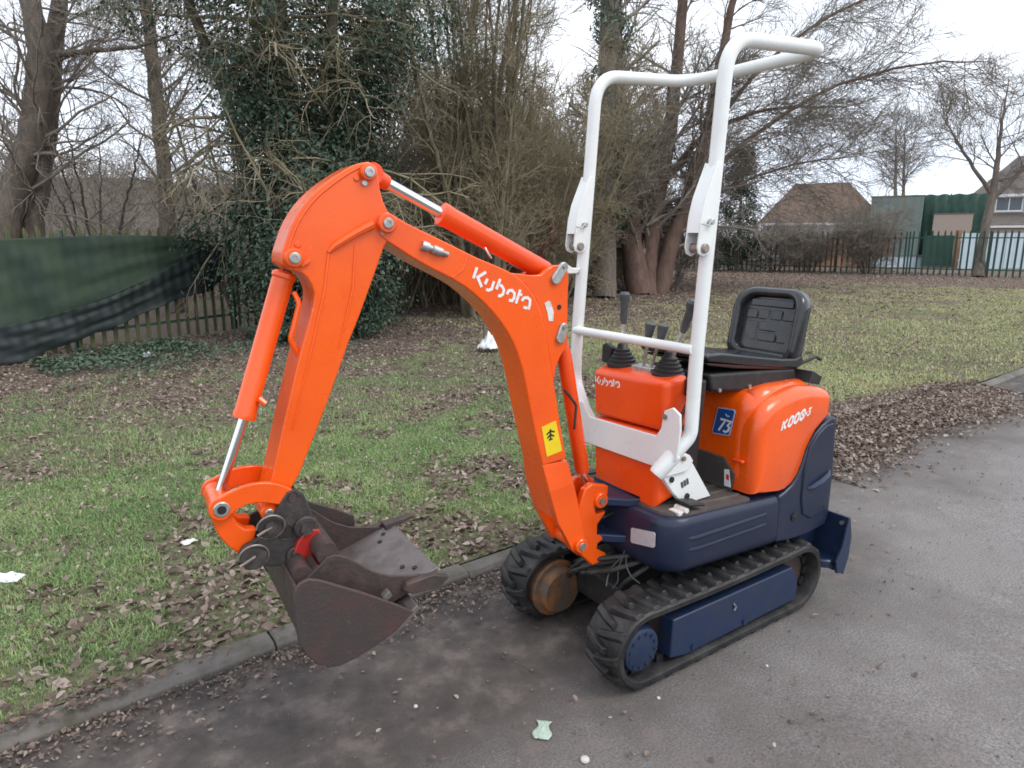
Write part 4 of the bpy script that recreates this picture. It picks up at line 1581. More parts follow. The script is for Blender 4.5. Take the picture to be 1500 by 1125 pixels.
# near side navy cover box
cv = MB()
cv.prism([(.325, .070), (.315, .222), (-.400, .222), (-.447, .150), (-.447, .060), (.235, .052)], yf, .285, .352)
cover = cv.build('track_frame_cover', M['navy'], EX, .006, 3)
for xx, zz in ((.20, .075), (-.10, .075)):
    MB().cyl((xx, .350, zz), (xx, .358, zz), .014, 10).build('bolt', M['navy'], cover)
mb = MB()
mb.tube([(-.02, .353, .18), (-.03, .36, .165), (-.025, .356, .15)], .004, 6)
mb.build('grease_nipple', M['zinc'], cover)
cv = MB()
cv.prism([(.31, .07), (.31, .22), (-.45, .20), (-.45, .06)], yf, -.352, -.285)
cv.build('track_frame_cover', M['navy'], EX, .006, 3)
# near hub
mb = MB()
mb.lathe((.470, .255, .158), (0, 1, 0), [(0, .088), (.085, .084), (.096, .078), (.100, .070)], 34)
hub = mb.build('sprocket_hub', M['navy'], EX, label='round navy hub of the near track', sharp=30)
for k in range(12):
    a = k * math.pi / 6 + .2
    q = MB().cyl((.470 + .062 * math.cos(a), .350, .158 + .062 * math.sin(a)), (.470 + .062 * math.cos(a), .3605, .158 + .062 * math.sin(a)), .0065, 6)
    q.build('bolt', M['navy'], hub)
# far motor cover (rusty)
mb = MB()
mb.lathe((.435, -.30, .145), (0, 1, 0), [(0, .120), (.115, .120), (.122, .116), (.124, .098), (.152, .094), (.160, .084), (.161, .0)], 40)
mb.build('motor_cover', M['rust_cover'], EX, label='rusty drive motor cover inside the far track', sharp=25)
# track motor bracket and cross tube under the front
mb = MB()
mb.cyl((.30, -.20, .17), (.30, .20, .17), .035, 14)
mb.prism([(.20, .10), (.36, .12), (.36, .22), (.20, .26)], yf, -.20, -.15)
mb.build('cross_tube', M['black'], EX, .004)

# ---------------------------------------------------------------- dozer blade
bl = MB()
prof = [(-.685, .395), (-.700, .395), (-.725, .300), (-.720, .210), (-.690, .130), (-.678, .136), (-.704, .212), (-.709, .300)]
bl.prism(prof, yf, -.385, .415)
blade = bl.build('dozer_blade', M['navy'], EX, .003)
mb = MB()
mb.prism([(-.688, .385), (-.700, .390), (-.722, .300), (-.716, .212), (-.688, .138), (-.635, .150), (-.622, .205), (-.660, .262)], yf, .405, .416)
mb.build('end_plate', M['navy'], blade, .002)
for s in (-.20, .24):
    mb = MB()
    mb.prism([(-.36, .205), (-.36, .275), (-.60, .300), (-.705, .315), (-.705, .225), (-.60, .215)], yf, s - .02, s + .02)
    mb.build('blade_arm', M['navy'], blade, .004)
mb = MB()
mb.lathe((-.655, .33, .165), (0, 0, 1), [(0, .058), (.006, .062), (.030, .062), (.036, .056)], 24)
mb.build('blade_pad', M['navy'], blade, sharp=30)
MB().cyl((-.694, .385, .362), (-.682, .385, .362), .009, 10).build('bolt', M['zinc'], blade)
MB().cyl((-.640, .30, .150), (-.628, .30, .150), .008, 10).build('bolt', M['zinc'], blade)

# ---------------------------------------------------------------- lower house
YS = .345
YC = .035                                    # middle of the house


def rounded_plan(x0, x1, y0, y1, r_front, r_rear, n=8):
    pts = []
    pts += circle2((x1 - r_front, y1 - r_front), r_front, 0, math.pi / 2, n)
    pts += circle2((x0 + r_rear, y1 - r_rear), r_rear, math.pi / 2, math.pi, n)
    pts += circle2((x0 + r_rear, y0 + r_rear), r_rear, math.pi, 1.5 * math.pi, n)
    pts += circle2((x1 - r_front, y0 + r_front), r_front, 1.5 * math.pi, 2 * math.pi, n)
    return pts


# floor pan (navy skirt) : lofted rings so that the lower edge tucks in
def loft(mb, rings, cap=True):
    n = len(rings[0])
    vs = [p for r in rings for p in r]
    fs = []
    for i in range(len(rings) - 1):
        for k in range(n):
            k2 = (k + 1) % n
            fs.append((i * n + k, i * n + k2, (i + 1) * n + k2, (i + 1) * n + k))
    if cap:
        fs += [tuple(range(n))[::-1], tuple(range((len(rings) - 1) * n, len(rings) * n))]
    mb.add(vs, fs)
    return mb


def skirt_ring(z, ins, x0=-.278, x1=.345, y0=-.285, y1=YS, rf=.105):
    rf = max(.02, rf - ins * .3)
    p = []
    p += circle2((x1 - ins - rf, y1 - ins - rf), rf, 0, math.pi / 2, 10)
    p += [(x0, y1 - ins), (x0, y0 + ins)]
    p += circle2((x1 - ins - rf, y0 + ins + rf), rf, 1.5 * math.pi, 2 * math.pi, 10)
    zz = lambda x: z - (.035 * max(0, (.20 - x)) / .48 if z > .5 else 0) - (.030 * max(0, (.20 - x)) / .48 if z < .45 else 0)
    return [(a, b, zz(a)) for a, b in p]


mb = MB()
loft(mb, [skirt_ring(.376, .045), skirt_ring(.384, .018), skirt_ring(.402, .006), skirt_ring(.430, 0), skirt_ring(.565, .004), skirt_ring(.586, .010), skirt_ring(.594, .022)])
skirt = mb.build('floor_skirt', M['navy_plastic'], EX, sharp=50)
for zz in (.514, .470):                      # pressed ribs on the side
    q = MB()
    path = [(.265, YS - .015, zz + .004), (.235, YS - .003, zz + .002), (.20, YS - .001, zz)] + [(.20 - .39 * k / 6, YS - .001, zz - .006 * k / 6) for k in range(1, 7)] + [(-.205, YS - .004, zz - .006)]
    q.tube(path, [.002] + [.0075] * (len(path) - 2) + [.002], 8)
    q.build('side_rib', M['navy_plastic'], skirt)
q = MB()
q.prism([(.150, .510), (.155, .516), (.266, .539), (.272, .533), (.272, .486), (.266, .479), (.156, .456), (.150, .462)], xf, .3440, .3465)
q.build('reflective_label', M['label_grey'], skirt)
mb = MB()
mb.prism([(-.13, .584), (.345, .584), (.345, .40), (-.13, .40)], xf, .20, .335) if False else None
# rubber floor mat with ribs
mt = MB()
ring = lambda z, ins: [(a, b, z - .035 * max(0, .20 - a) / .48) for a, b in
                       (circle2((.215 - ins, .225 - ins), .095, 0, math.pi / 2, 8) + [(-.122, .320 - ins), (-.122, -.25), (.31 - ins, -.25)])]
loft(mt, [ring(.592, 0), ring(.603, .002), ring(.606, .008)])
fm = mt.build('floor_mat', M['mat'], EX, sharp=50)
for k in range(9):
    yy = -.20 + k * .0585
    q = MB()
    q.prism([(yy - .010, .6055), (yy + .010, .6055), (yy + .006, .611), (yy - .006, .611)], lambda p, t: Vector((t, p[0], p[1] - .035 * max(0, .20 - t) / .48)), -.115, .225 if k > 6 else .275)
    q.build('mat_rib', M['mat'], fm)

# tail / counterweight panel in navy
tail = MB()
hood_line = [(-.278, .560), (-.318, .570), (-.362, .590), (-.395, .618), (-.422, .665), (-.440, .712), (-.465, .750), (-.500, .787), (-.545, .815), (-.594, .836)]
tp = [(-.278, .362)] + hood_line + [(-.622, .838), (-.640, .825), (-.655, .60), (-.652, .40), (-.630, .352), (-.500, .338), (-.360, .348)]
tail.prism(tp, yf, -.285, YS - .002)
tl = tail.build('tail_panel', M['navy_plastic'], EX, .028, 5)
# raised inner panel on the tail with its grip bar and bolts
q = MB()
q.prism([(-.455, .735), (-.505, .785), (-.560, .812), (-.610, .815), (-.626, .70), (-.628, .46), (-.605, .425), (-.500, .415), (-.445, .445), (-.425, .520), (-.430, .640)], yf, YS - .006, YS + .005)
q.build('access_panel', M['navy_plastic'], tl, .006, 3)
q = MB()
pth = [(-.462, YS + .002, .556), (-.48, YS + .012, .560), (-.54, YS + .014, .574), (-.59, YS + .012, .592), (-.612, YS + .002, .606)]
q.tube(pth, [.006, .011, .012, .011, .006], 8)
q.build('panel_grip', M['navy'], tl)
for xx, zz in ((-.388, .447), (-.602, .447)):
    q = MB().lathe((xx, YS + .0005, zz), (0, 1, 0), [(0, .018), (.004, .017), (.0045, .010), (.007, .009), (.0075, .0)], 16)
    q.build('bolt', M['black'], tl)

q = MB()
q.prism([(.235, .255), (.235, .325), (.155, .330), (.150, .262)], lambda p, t: Vector((p[0], p[1], .622 + t + (p[0] - .19) * .18)), 0, .010)
pedal = q.build('foot_pedal', M['black'], EX, .003)
q = MB()
q.cyl((.235, .262, .612), (.235, .318, .612), .011, 10)
q.box((.250, .285, .603), (.04, .05, .014))
q.build('pedal_hinge', M['decal_wear'], pedal, .002)

# ---------------------------------------------------------------- engine hood (orange)
side = [(-.125, .592), (-.278, .575), (-.318, .578), (-.362, .597), (-.395, .625), (-.422, .672), (-.440, .720), (-.465, .758), (-.500, .795), (-.545, .823), (-.594, .845),
        (-.606, .855), (-.604, .935), (-.585, .958), (-.490, .990), (-.380, .992), (-.255, .975), (-.125, .935)]
hd = MB()
dense = []
for a, b in zip(side, side[1:] + side[:1]):
    m_ = max(1, int(math.hypot(b[0] - a[0], b[1] - a[1]) / .03))
    dense += [(a[0] + (b[0] - a[0]) * k / m_, a[1] + (b[1] - a[1]) * k / m_) for k in range(m_)]
dense = np.array(dense)
for _ in range(9):                             # soften the corner between the front and the top
    k = (dense[:, 1] > .80) & (dense[:, 0] > -.56)
    sm = (np.roll(dense, 1, 0) + 2 * dense + np.roll(dense, -1, 0)) / 4
    dense[k] = sm[k]
tg = np.roll(dense, -1, 0) - np.roll(dense, 1, 0)
tg /= np.linalg.norm(tg, axis=1, keepdims=True)
inw = np.stack([-tg[:, 1], tg[:, 0]], 1)
cen = dense.mean(0)
if (inw * (cen - dense)).sum(1).mean() < 0:
    inw = -inw
soft = np.where(((dense[:, 0] > -.17) & (dense[:, 1] > .66)) | (dense[:, 1] > .87), 1.0, .12)
soft = np.where((dense[:, 0] > -.20) & (dense[:, 1] <= .66), .45, soft)
soft = np.convolve(np.concatenate([soft[-4:], soft, soft[:4]]), np.ones(9) / 9, 'valid')
HR = .050
rings = [[(x_, -.275, z_) for x_, z_ in dense]]
for k in range(11):
    th = math.pi / 2 * k / 10
    q = dense + inw * (HR * (1 - math.cos(th)) * soft)[:, None]
    y_ = YS - .008 - HR + HR * math.sin(th)
    rings.append([(x_, y_, z_) for x_, z_ in q])
loft(hd, rings)
hood = hd.build('engine_hood', M['orange'], EX, sharp=50)
q = MB()                                       # raised middle of the hood under the seat
q.prism([(-.118, .60), (-.60, .80), (-.590, .950), (-.50, .996), (-.30, 1.000), (-.165, .990), (-.122, .955)], yf, -.235, .290)
q.build('hood_top', M['orange'], hood, .070, 8, 40)
q = MB()
q.prism([(-.235, .598), (.235, .582), (.245, .66), (.19, .715), (-.235, .72)], xf, -.124, -.112)
kick = q.build('kick_panel', M['mat'], EX, .004)
q = MB()
q.prism([(.205, .60), (.236, .602), (.222, .672), (.200, .668)], xf, -.111, -.1085)
kp = q.build('kick_sticker', M['decal_white'], kick)
q = MB()
q.prism([(.213, .632), (.226, .628), (.225, .650), (.212, .652)], xf, -.1083, -.107)
q.build('printed_mark', M['decal_red'], kp)
# sticker 73
def st73(y, z, t):
    return Vector((-.1155 + .0 * z + t, y, z))


q = MB()
pl = [(.149, .906), (.153, .909), (.221, .914), (.226, .910), (.208, .815), (.203, .811), (.133, .804), (.129, .809)]
q.prism([(.146, .909), (.152, .913), (.222, .918), (.230, .911), (.211, .811), (.204, .807), (.131, .800), (.125, .809)], lambda p, t: st73(p[0], p[1], t), 0, .002)
rim = q.build('number_sticker', M['decal_pale'], hood)
q = MB()
q.prism(pl, lambda p, t: st73(p[0], p[1], t), .0022, .003)
q.build('sticker_face', M['decal_blue'], rim)
q = MB()
sk = lambda x, y: (.150 + x * .052 + y * .013, .819 + y * .050)
strokes(q, [[sk(.0, .98), sk(.50, .98), sk(.14, 0)], [sk(.62, .96), sk(1.02, .96), sk(.80, .58), sk(1.0, .46), sk(.98, .16), sk(.78, .02), sk(.55, .08)]], .0085, lambda x, y, t: st73(x, y, .0032 + t))
q.build('number', M['decal_white'], rim)
q = MB()
strokes(q, [[(.186, .893), (.194, .886), (.206, .887)]], .006, lambda x, y, t: st73(x, y, .0032 + t))
q.build('printed_mark', M['decal_pale'], rim)
# model lettering on the hood side
def hl(x, y, t):                               # x along towards the rear, y up; slanted bold letters
    return Vector((-.262 - x - y * .28, YS - .0075 + t, .836 + y + x * .20))


h_ = .036
K = lambda o: [[(o, 0), (o, h_)], [(o + .024, h_), (o + .006, h_ * .5), (o + .025, 0)]]
Z = lambda o: [[(o, h_ * .5), (o, h_ * .82), (o + .008, h_), (o + .016, h_), (o + .024, h_ * .82), (o + .024, h_ * .18), (o + .016, 0), (o + .008, 0), (o, h_ * .18), (o, h_ * .52)]]
E8 = lambda o: Z(o) + [[(o, h_ * .52), (o + .024, h_ * .52)]]
lines = K(.0) + Z(.040) + Z(.078) + E8(.116) + [[(.148, h_ * .42), (.158, h_ * .42)]]
T3 = [[(.165, h_ * .80), (.180, h_ * .80), (.171, h_ * .48), (.180, h_ * .36), (.179, h_ * .14), (.171, h_ * .05), (.163, h_ * .10)]]
q = MB()
strokes(q, lines, .0098, hl, .0012)
strokes(q, T3, .0058, hl, .0012)
q.build('model_lettering', M['decal_white'], hood)
# small catch on the hood
q = MB()
q.box((-.112, .262, .72), (.02, .05, .014))
q.build('hood_catch', M['red_orange'], hood, .005)

# ---------------------------------------------------------------- seat
SY = .055
sb = MB()
sb.prism([(-.52, .985), (-.15, .985), (.02, 1.005), (.035, 1.075), (-.50, 1.040)], yf, SY - .150, SY + .165)
seat_base = sb.build('seat_base', M['black'], EX, .012, 3)
for xx in (-.02, -.20, -.44):
    MB().cyl((xx, SY + .160, 1.008 + xx * .04), (xx, SY + .172, 1.008 + xx * .04), .008, 8).build('bolt', M['zinc'], seat_base)
sp = MB()
sp.prism([(-.545, 1.048), (-.50, 1.038), (-.10, 1.100), (.055, 1.125), (.070, 1.140), (.060, 1.152), (-.02, 1.150), (-.40, 1.090), (-.49, 1.082), (-.54, 1.095)], yf, SY - .172, SY + .172)
seat = sp.build('seat_cushion', M['seat'], EX, .016, 4)
q = MB()
q.prism([(-.52, 1.030), (-.10, 1.082), (.045, 1.108), (.058, 1.120), (-.10, 1.098), (-.52, 1.048)], yf, SY - .165, SY + .165)
q.build('seat_shell', M['seat_red'], seat, .006)
# backrest: slab in its own frame (h up, leaning back)
lean = math.radians(11)
bx0, bz0 = -.515, 1.075


def bkf(y, h, t):                              # t = forward
    return Vector((bx0 - h * math.sin(lean) + t * math.cos(lean), SY + y, bz0 + h * math.cos(lean) + t * math.sin(lean)))


def rrect(y0, y1, h0, h1, r, n=6):
    return circle2((y1 - r, h1 - r), r, 0, math.pi / 2, n) + circle2((y0 + r, h1 - r), r, math.pi / 2, math.pi, n) + circle2((y0 + r * .5, h0 + r * .5), r * .5, math.pi, 1.5 * math.pi, n) + circle2((y1 - r * .5, h0 + r * .5), r * .5, 1.5 * math.pi, 2 * math.pi, n)


q = MB()
outer = rrect(-.172, .172, -.02, .288, .085, 9)
rings = []
for (ins, t) in ((.012, -.040), (.0, -.028), (.0, .010), (.008, .022), (.022, .026), (.034, .016), (.040, -.012)):
    k = []
    for (y, h) in outer:
        cy, ch = 0, .13
        sy = (.172 - ins) / .172
        sh = (.1525 - ins) / .1525
        wing = .030 * (abs(y) / .172) ** 3        # side wings curve forward
        k.append(bkf(y * sy, ch + (h - ch) * sh, t + (wing if t > -.02 else wing * .6)))
    rings.append(k)
loft(q, rings)
back = q.build('backrest', M['seat'], seat, sharp=55)
for (h0, h1, y0, y1, t1) in ((.205, .238, -.105, .105, .022), (.15, .192, -.118, -.064, .021), (.15, .192, -.058, -.004, .021), (.15, .192, .004, .058, .021), (.15, .192, .064, .118, .021),
                             (.055, .140, -.118, -.052, .020), (.055, .140, .052, .118, .020), (.10, .140, -.044, .044, .020), (.055, .092, -.044, .044, .020)):
    p = MB()
    p.prism(rrect(y0, y1, h0, h1, .008, 3), lambda s_, t: bkf(s_[0], s_[1], t), -.016, t1 - .008)
    p.build('back_pad', M['seat'], back, .007, 3)
q = MB()
q.tube([(-.50, SY + .15, 1.05), (-.58, SY + .16, 1.06), (-.635, SY + .17, 1.075), (-.66, SY + .18, 1.06)], .008, 7)
q.prism([(-.52, .985), (-.60, .965), (-.615, 1.00), (-.55, 1.03)], yf, SY + .08, SY + .22)
q.build('seat_belt_bracket', M['black'], seat, .003)

# ---------------------------------------------------------------- console with levers
cy0, cy1 = -.140, .252
c_up = MB()
vs = []
for (x_, y_, z_) in ((.300, -.140, 1.070), (.300, .250, 1.082), (.300, .243, .896), (.300, -.133, .884),
                     (.190, -.140, 1.088), (.190, .262, 1.098), (.190, .262, .906), (.190, -.140, .892)):
    vs.append((x_, y_, z_))
c_up.add(vs, [(0, 1, 2, 3), (7, 6, 5, 4), (0, 4, 5, 1), (1, 5, 6, 2), (2, 6, 7, 3), (3, 7, 4, 0)])
cons = c_up.build('console', M['red_orange'], EX, .022, 5, label='upper orange cover of the lever console')
c_lo = MB()
vs = [(.300, -.132, .877), (.300, .242, .889), (.300, .214, .590), (.300, -.116, .618),
      (.190, -.132, .880), (.190, .255, .894), (.205, .240, .640), (.190, -.120, .60)]
c_lo.add(vs, [(0, 1, 2, 3), (7, 6, 5, 4), (0, 4, 5, 1), (1, 5, 6, 2), (2, 6, 7, 3), (3, 7, 4, 0)])
c_lo.build('console_lower', M['red_orange'], EX, .018, 5, label='lower orange cover below the white cross plate')
q = MB()
q.prism([(-.12, .64), (.20, .62), (.23, 1.06), (-.12, 1.05)], xf, .06, .20)
q.build('valve_block', M['black'], EX, .01)
# small name on the console
KL = [[(0.5097, 1.4863), (0.5229, 1.4531)], [(0.4779, 1.4709), (0.5076, 1.456), (0.494, 1.4251)], [(0.473, 1.4504), (0.4823, 1.4337)], [(0.4496, 1.4417), (0.459, 1.4169), (0.4708, 1.414), (0.4786, 1.4177)],
      [(0.4272, 1.4478), (0.442, 1.4162)], [(0.4339, 1.432), (0.4207, 1.4246), (0.4141, 1.4128), (0.4182, 1.3991), (0.4289, 1.3938), (0.4355, 1.3964)],
      [(0.4035, 1.3985), (0.3967, 1.4098), (0.3845, 1.4105), (0.375, 1.4007), (0.3764, 1.3856), (0.3846, 1.3766), (0.3955, 1.3795)], [(0.3531, 1.4115), (0.3696, 1.3677)], [(0.3545, 1.3963), (0.3462, 1.3936)],
      [(0.3476, 1.3748), (0.3393, 1.3839), (0.3254, 1.3844), (0.3156, 1.3757), (0.3169, 1.3614), (0.3225, 1.345)], [(0.3225, 1.3498), (0.3337, 1.3516), (0.3407, 1.3543)]]
e1 = Vector((-.894, -.448))
e2 = Vector((-.448, .894))
k_or = Vector((.5229, 1.4400))
flat = [[(((Vector(p) - k_or).dot(e1)), ((Vector(p) - k_or).dot(e2))) for p in l] for l in KL]
q = MB()
strokes(q, [[(x_ * .60, y_ * .60) for x_, y_ in l] for l in flat], .0052, lambda x_, y_, t: Vector((.3002 + t, -.117 + x_, 1.014 + y_ + .03 * x_)), .001)
q.build('maker_lettering', M['decal_white'], cons)


def gaiter(y, x, z, parent, tilt=(0, 0)):
    pr = [(0, .060), (.012, .060), (.016, .052), (.026, .053), (.030, .044), (.040, .045), (.044, .036), (.053, .037), (.057, .029), (.066, .030), (.070, .021), (.086, .019), (.09, .010)]
    q = MB().lathe((x, y, z), (tilt[0], tilt[1], 1), pr, 22)
    return q.build('gaiter', M['gaiter'], parent, sharp=60)


for (y, x, yt, xt, zt) in ((-.075, .205, -.078, .20, 1.370), (.168, .205, .262, .195, 1.362)):
    q = MB()
    q.tube([(x, y, 1.08), (x, y + (yt - y) * .35, 1.20), (x + (xt - x) * .6, y + (yt - y) * .6, 1.255)], .008, 8)
    lever = q.build('control_lever', M['zinc'], EX)
    q = MB()
    a = Vector((x + (xt - x) * .6, y + (yt - y) * .58, 1.245))
    b = Vector((xt, yt, zt))
    q.lathe(a, b - a, [(0, .009), (.02, .014), ((b - a).length * .7, .016), ((b - a).length * .78, .021), ((b - a).length * .92, .022), ((b - a).length, .014)], 16)
    q.build('grip', M['grip'], lever)
    gaiter(y, x, 1.082, lever, (0, (yt - y) * .5))
for (y, yt) in ((.050, .062), (.085, .125)):
    q = MB().tube([(.215, y, 1.07), (.208, y + (yt - y) * .5, 1.16), (.20, yt, 1.225)], .0065, 8)
    lever = q.build('travel_lever', M['pin'], EX)
    q = MB().lathe((.203, yt - .004, 1.205), (-.05, .14, 1), [(0, .010), (.006, .014), (.045, .020), (.056, .021), (.060, .016)], 14)
    q.build('knob', M['grip'], lever)
q = MB()
q.prism([(-.17, 1.085), (-.12, 1.082), (-.115, 1.150), (-.15, 1.165), (-.168, 1.155)], xf, .20, .23)
q.build('lever_lock', M['black'], EX, .006)
q = MB()
q.box((.21, .062, 1.092), (.06, .10, .02))
q.build('lever_plate', M['zinc'], EX, .003)
# dark hoses dropping at the side of the console
q = MB()
q.tube(fillet([(.20, .255, 1.09), (.215, .285, 1.03), (.25, .285, .97), (.285, .300, .905)], .05), .006, 7)
q.tube(fillet([(.18, .25, 1.10), (.19, .275, 1.05), (.17, .28, .95), (.15, .27, .86)], .05), .012, 8)
q.build('console_hose', M['hose'], EX)
q = MB()
q.box((.20, .268, 1.055), (.035, .03, .06))
q.build('hose_clip', M['black'], EX, .005)

# ---------------------------------------------------------------- white roll bar
RT = .0245
zt = 2.195
pts = [(.282, -.130, .818), (.278, -.205, .882), (.243, -.315, .985), (.236, -.315, 1.20), (.160, -.315, zt), (-.375, -.315, 2.233), (-.375, .315, 2.233), (.160, .315, zt), (.228, .315, 1.20), (.240, .318, .895), (.348, .272, .765)]
path = fillet(pts, [.10, .12, .4, .13, .15, .10, .13, .4, .07], 9)
rb = MB().tube(path, RT, 18)
rops = rb.build('roll_bar', M['white'], EX)
q = MB().cyl((.247, -.315, 1.200), (.247, .315, 1.200), .0175, 16)
q.build('cross_bar', M['white'], rops)
# cross plate with its ears
q = MB()
q.prism([(-.172, .765), (.225, .770), (.262, .760), (.325, .820), (.338, .93), (.334, .985), (.300, 1.004), (.262, .985), (.250, .920), (.228, .886), (-.130, .878), (-.150, .895), (-.175, .930), (-.195, .930), (-.200, .82)], xf, .308, .318)
plate = q.build('cross_plate', M['white'], rops, .003, 2)
q = MB()
q.prism([(.328, .755), (.322, .790), (.205, .812), (.170, .795), (.150, .770), (.180, .735), (.300, .735)], yf, .225, .262)
q.build('foot_plate', M['white'], rops, .004, label='upper bolted foot of the roll bar')
q = MB()
q.prism([(.300, .738), (.182, .738), (.150, .770), (.025, .600), (.180, .600), (.240, .660)], yf, .226, .250)
fp = q.build('foot_bracket', M['white'], rops, .004, label='lower white bracket standing on the floor mat')
for (xx, zz, r_, m_) in ((.302, .757, .010, 'zinc'), (.235, .795, .009, 'pin'), (.208, .790, .009, 'pin'), (.252, .715, .011, 'black'), (.165, .632, .012, 'black')):
    q = MB().cyl((xx, .248 if zz < .735 else .260, zz), (xx, .256 if zz < .735 else .270, zz), r_, 10)
    q.build('bolt', M[m_], fp)
q = MB()
for k in range(3):
    q.box((.165 + k * .014, .2512, .69 - .004 * k), (.010, .002, .024), Matrix.Rotation(.3, 3, 'Y'))
q.build('stamped_mark', M['grip'], fp)
q = MB().lathe((.346, .272, .768), (-.62, .26, .75), [(-.012, .026), (0, .030), (.085, .030), (.090, .026)], 18)
q.build('socket', M['white'], plate)
q = MB()
q.cyl((.316, .268, .965), (.324, .268, .965), .010, 10)
q.build('bolt', M['pin'], plate)
# folding hinge brackets on both posts
for s in (-1, 1):
    br = [(.206, 1.815), (.258, 1.702), (.274, 1.643), (.286, 1.545), (.278, 1.522), (.256, 1.513), (.230, 1.522), (.212, 1.56), (.200, 1.70), (.190, 1.805)]
    hinge = None
    for v in (-.0285, .0225):
        q = MB()
        q.prism(br, yf, s * .315 + v, s * .315 + v + .006)
        o = q.build('hinge_bracket', M['white'], rops, .002)
        hinge = o
    q = MB()
    q.prism([(.205, 1.812), (.257, 1.700), (.273, 1.641), (.281, 1.590), (.274, 1.590), (.266, 1.641), (.250, 1.700), (.198, 1.808)], yf, s * .315 - .023, s * .315 + .023)
    q.build('hinge_web', M['white'], rops)
    q = MB()
    q.cyl((.254, s * .315 - .040, 1.540), (.254, s * .315 + .040, 1.540), .016, 14, .003)
    q.build('hinge_bolt', M['pin'], hinge)
    q = MB()
    q.cyl((.236, s * .315 - .044, 1.625), (.236, s * .315 + .046, 1.625), .010, 10, .002)
    q.tube([(.236, s * .315 + .042, 1.632), (.262, s * .315 + .046, 1.612), (.290, s * .315 + .044, 1.618)], .0025, 6)
    q.build('lock_pin', M['zinc'], hinge)
q = MB()
q.prism([(.275, 1.455), (.318, 1.478), (.322, 1.460), (.300, 1.432), (.250, 1.432), (.232, 1.455)], yf, -.330, -.302)
q.build('stop_lug', M['white'], rops, .004)

# ---------------------------------------------------------------- front mount, swing post and hoses
q = MB()
for z0, z1 in ((.586, .618), (.438, .470)):
    pl = [(.24, -.13), (.24, .17), (.335, .13), (.415, .055), (.445, .02), (.445, -.03), (.415, -.07), (.335, -.11)]
    q.prism(pl, zf, z0, z1)
q.prism([(-.12, .40), (.16, .40), (.15, .63), (-.12, .63)], xf, .22, .30)
q.build('front_mount', M['navy'], EX, .006, 3)
sw = [(0.07, 0.668), (0.036, 0.683), (-0.041, 0.660), (-0.039, 0.622), (0.022, 0.590), (0.014, 0.556), (-0.035, 0.560), (0.006, 0.515), (0.007, 0.472), (-0.039, 0.455), (0.003, 0.435), (0.006, 0.415), (-0.041, 0.384), (-0.025, 0.357), (0.027, 0.351), (0.101, 0.428), (0.103, 0.519), (0.093, 0.611)]
swing = None
for v0, v1 in ((-.060, -.030), (.030, .060)):
    q = MB()
    q.prism(sw, bf, v0, v1)
    o = q.build('swing_post', M['orange'], EX, .006, 3)
    swing = o
q = MB()
q.prism([(.100, .430), (.102, .519), (.060, .56), (.030, .50), (.030, .37)], bf, -.03, .03)
q.lathe(bw3(0, 0, .40), (0, 0, 1), [(0, .026), (.245, .026)], 16)
q.build('swing_pin', M['orange'], swing)
q = MB()
q.cyl(bw3(-.003, -.075, .612), bw3(-.003, .072, .612), .030, 20, .004)
q.build('pin_boss', M['orange'], swing)
q = MB()
q.cyl(bw3(-.003, .071, .612), bw3(-.003, .078, .612), .013, 10)
q.build('pin', M['pin'], swing)
q = MB()
for k in range(9):
    z_ = .485 + .012 * k
    y_ = -.07 + .020 * (k % 5)
    pth = fillet([(.25, y_ - .02, z_), (.34, y_ + .03, z_ + .004 * (k % 3)), (.40, y_ + .035, z_ - .004), (.455, y_ * .4, z_ + .02)], .05, 4)
    q.tube(pth, .0085, 7)
q.build('hydraulic_hoses', M['hose'], EX)
q = MB()
hs = [[(.20, .14, .40), (.31, .17, .375), (.40, .12, .345), (.44, .02, .30), (.36, -.10, .24)],
      [(.20, .10, .39), (.33, .14, .355), (.41, .07, .325), (.42, -.04, .27), (.34, -.14, .22)],
      [(.18, .17, .385), (.30, .185, .350), (.37, .15, .30), (.36, .10, .22)],
      [(.18, .06, .38), (.30, .10, .35), (.40, .02, .33), (.43, -.10, .25), (.38, -.18, .17)],
      [(.22, .15, .395), (.34, .12, .385), (.43, .05, .37), (.45, -.02, .38)],
      [(.20, .02, .37), (.34, .03, .36), (.40, -.06, .31), (.40, -.16, .21)]]
for h in hs:
    q.tube(fillet(h, .06, 5), .0095, 8)
q.build('hydraulic_hoses', M['hose'], EX, label='black hoses looping down to the track motors')
for h in ([(.35, .135, .392), (.375, .16, .372), (.37, .185, .335), (.345, .205, .312)], [(.352, .12, .392), (.385, .13, .352), (.39, .135, .30), (.40, .12, .270)],
          [(.35, .118, .390), (.392, .105, .352), (.41, .10, .312), (.43, .115, .285)], [(.35, .12, .395), (.32, .10, .42), (.31, .12, .44)]):
    MB().tube(fillet(h, .03, 4), .0028, 6).build('cable_tie', M['grip'], EX)

# ---------------------------------------------------------------- boom
under = [(0.822, 1.583), (0.801, 1.568), (0.697, 1.503), (0.592, 1.452), (0.536, 1.418), (0.472, 1.363), (0.413, 1.296), (0.372, 1.226), (0.345, 1.150), (0.328, 1.078), (0.313, 1.006), (0.288, 0.900), (0.262, 0.795)]
backl = [(0.791, 1.650), (0.769, 1.637), (0.727, 1.614), (0.642, 1.577), (0.571, 1.545), (0.509, 1.516), (0.450, 1.494), (0.386, 1.468), (0.330, 1.430), (0.288, 1.375), (0.260, 1.303), (0.242, 1.222), (0.221, 1.110), (0.200, 1.000), (0.182, 0.905), (0.160, 0.804)]
end = [(0.826, 1.600), (0.830, 1.622), (0.818, 1.644)]
BH = .068
bm_ = MB()
bm_.prism(smooth_poly(under[::-1], 1) + end + smooth_poly(backl, 1), bf, -BH, BH)
boom = bm_.build('boom', M['orange'], EX, .005, 3, 35)
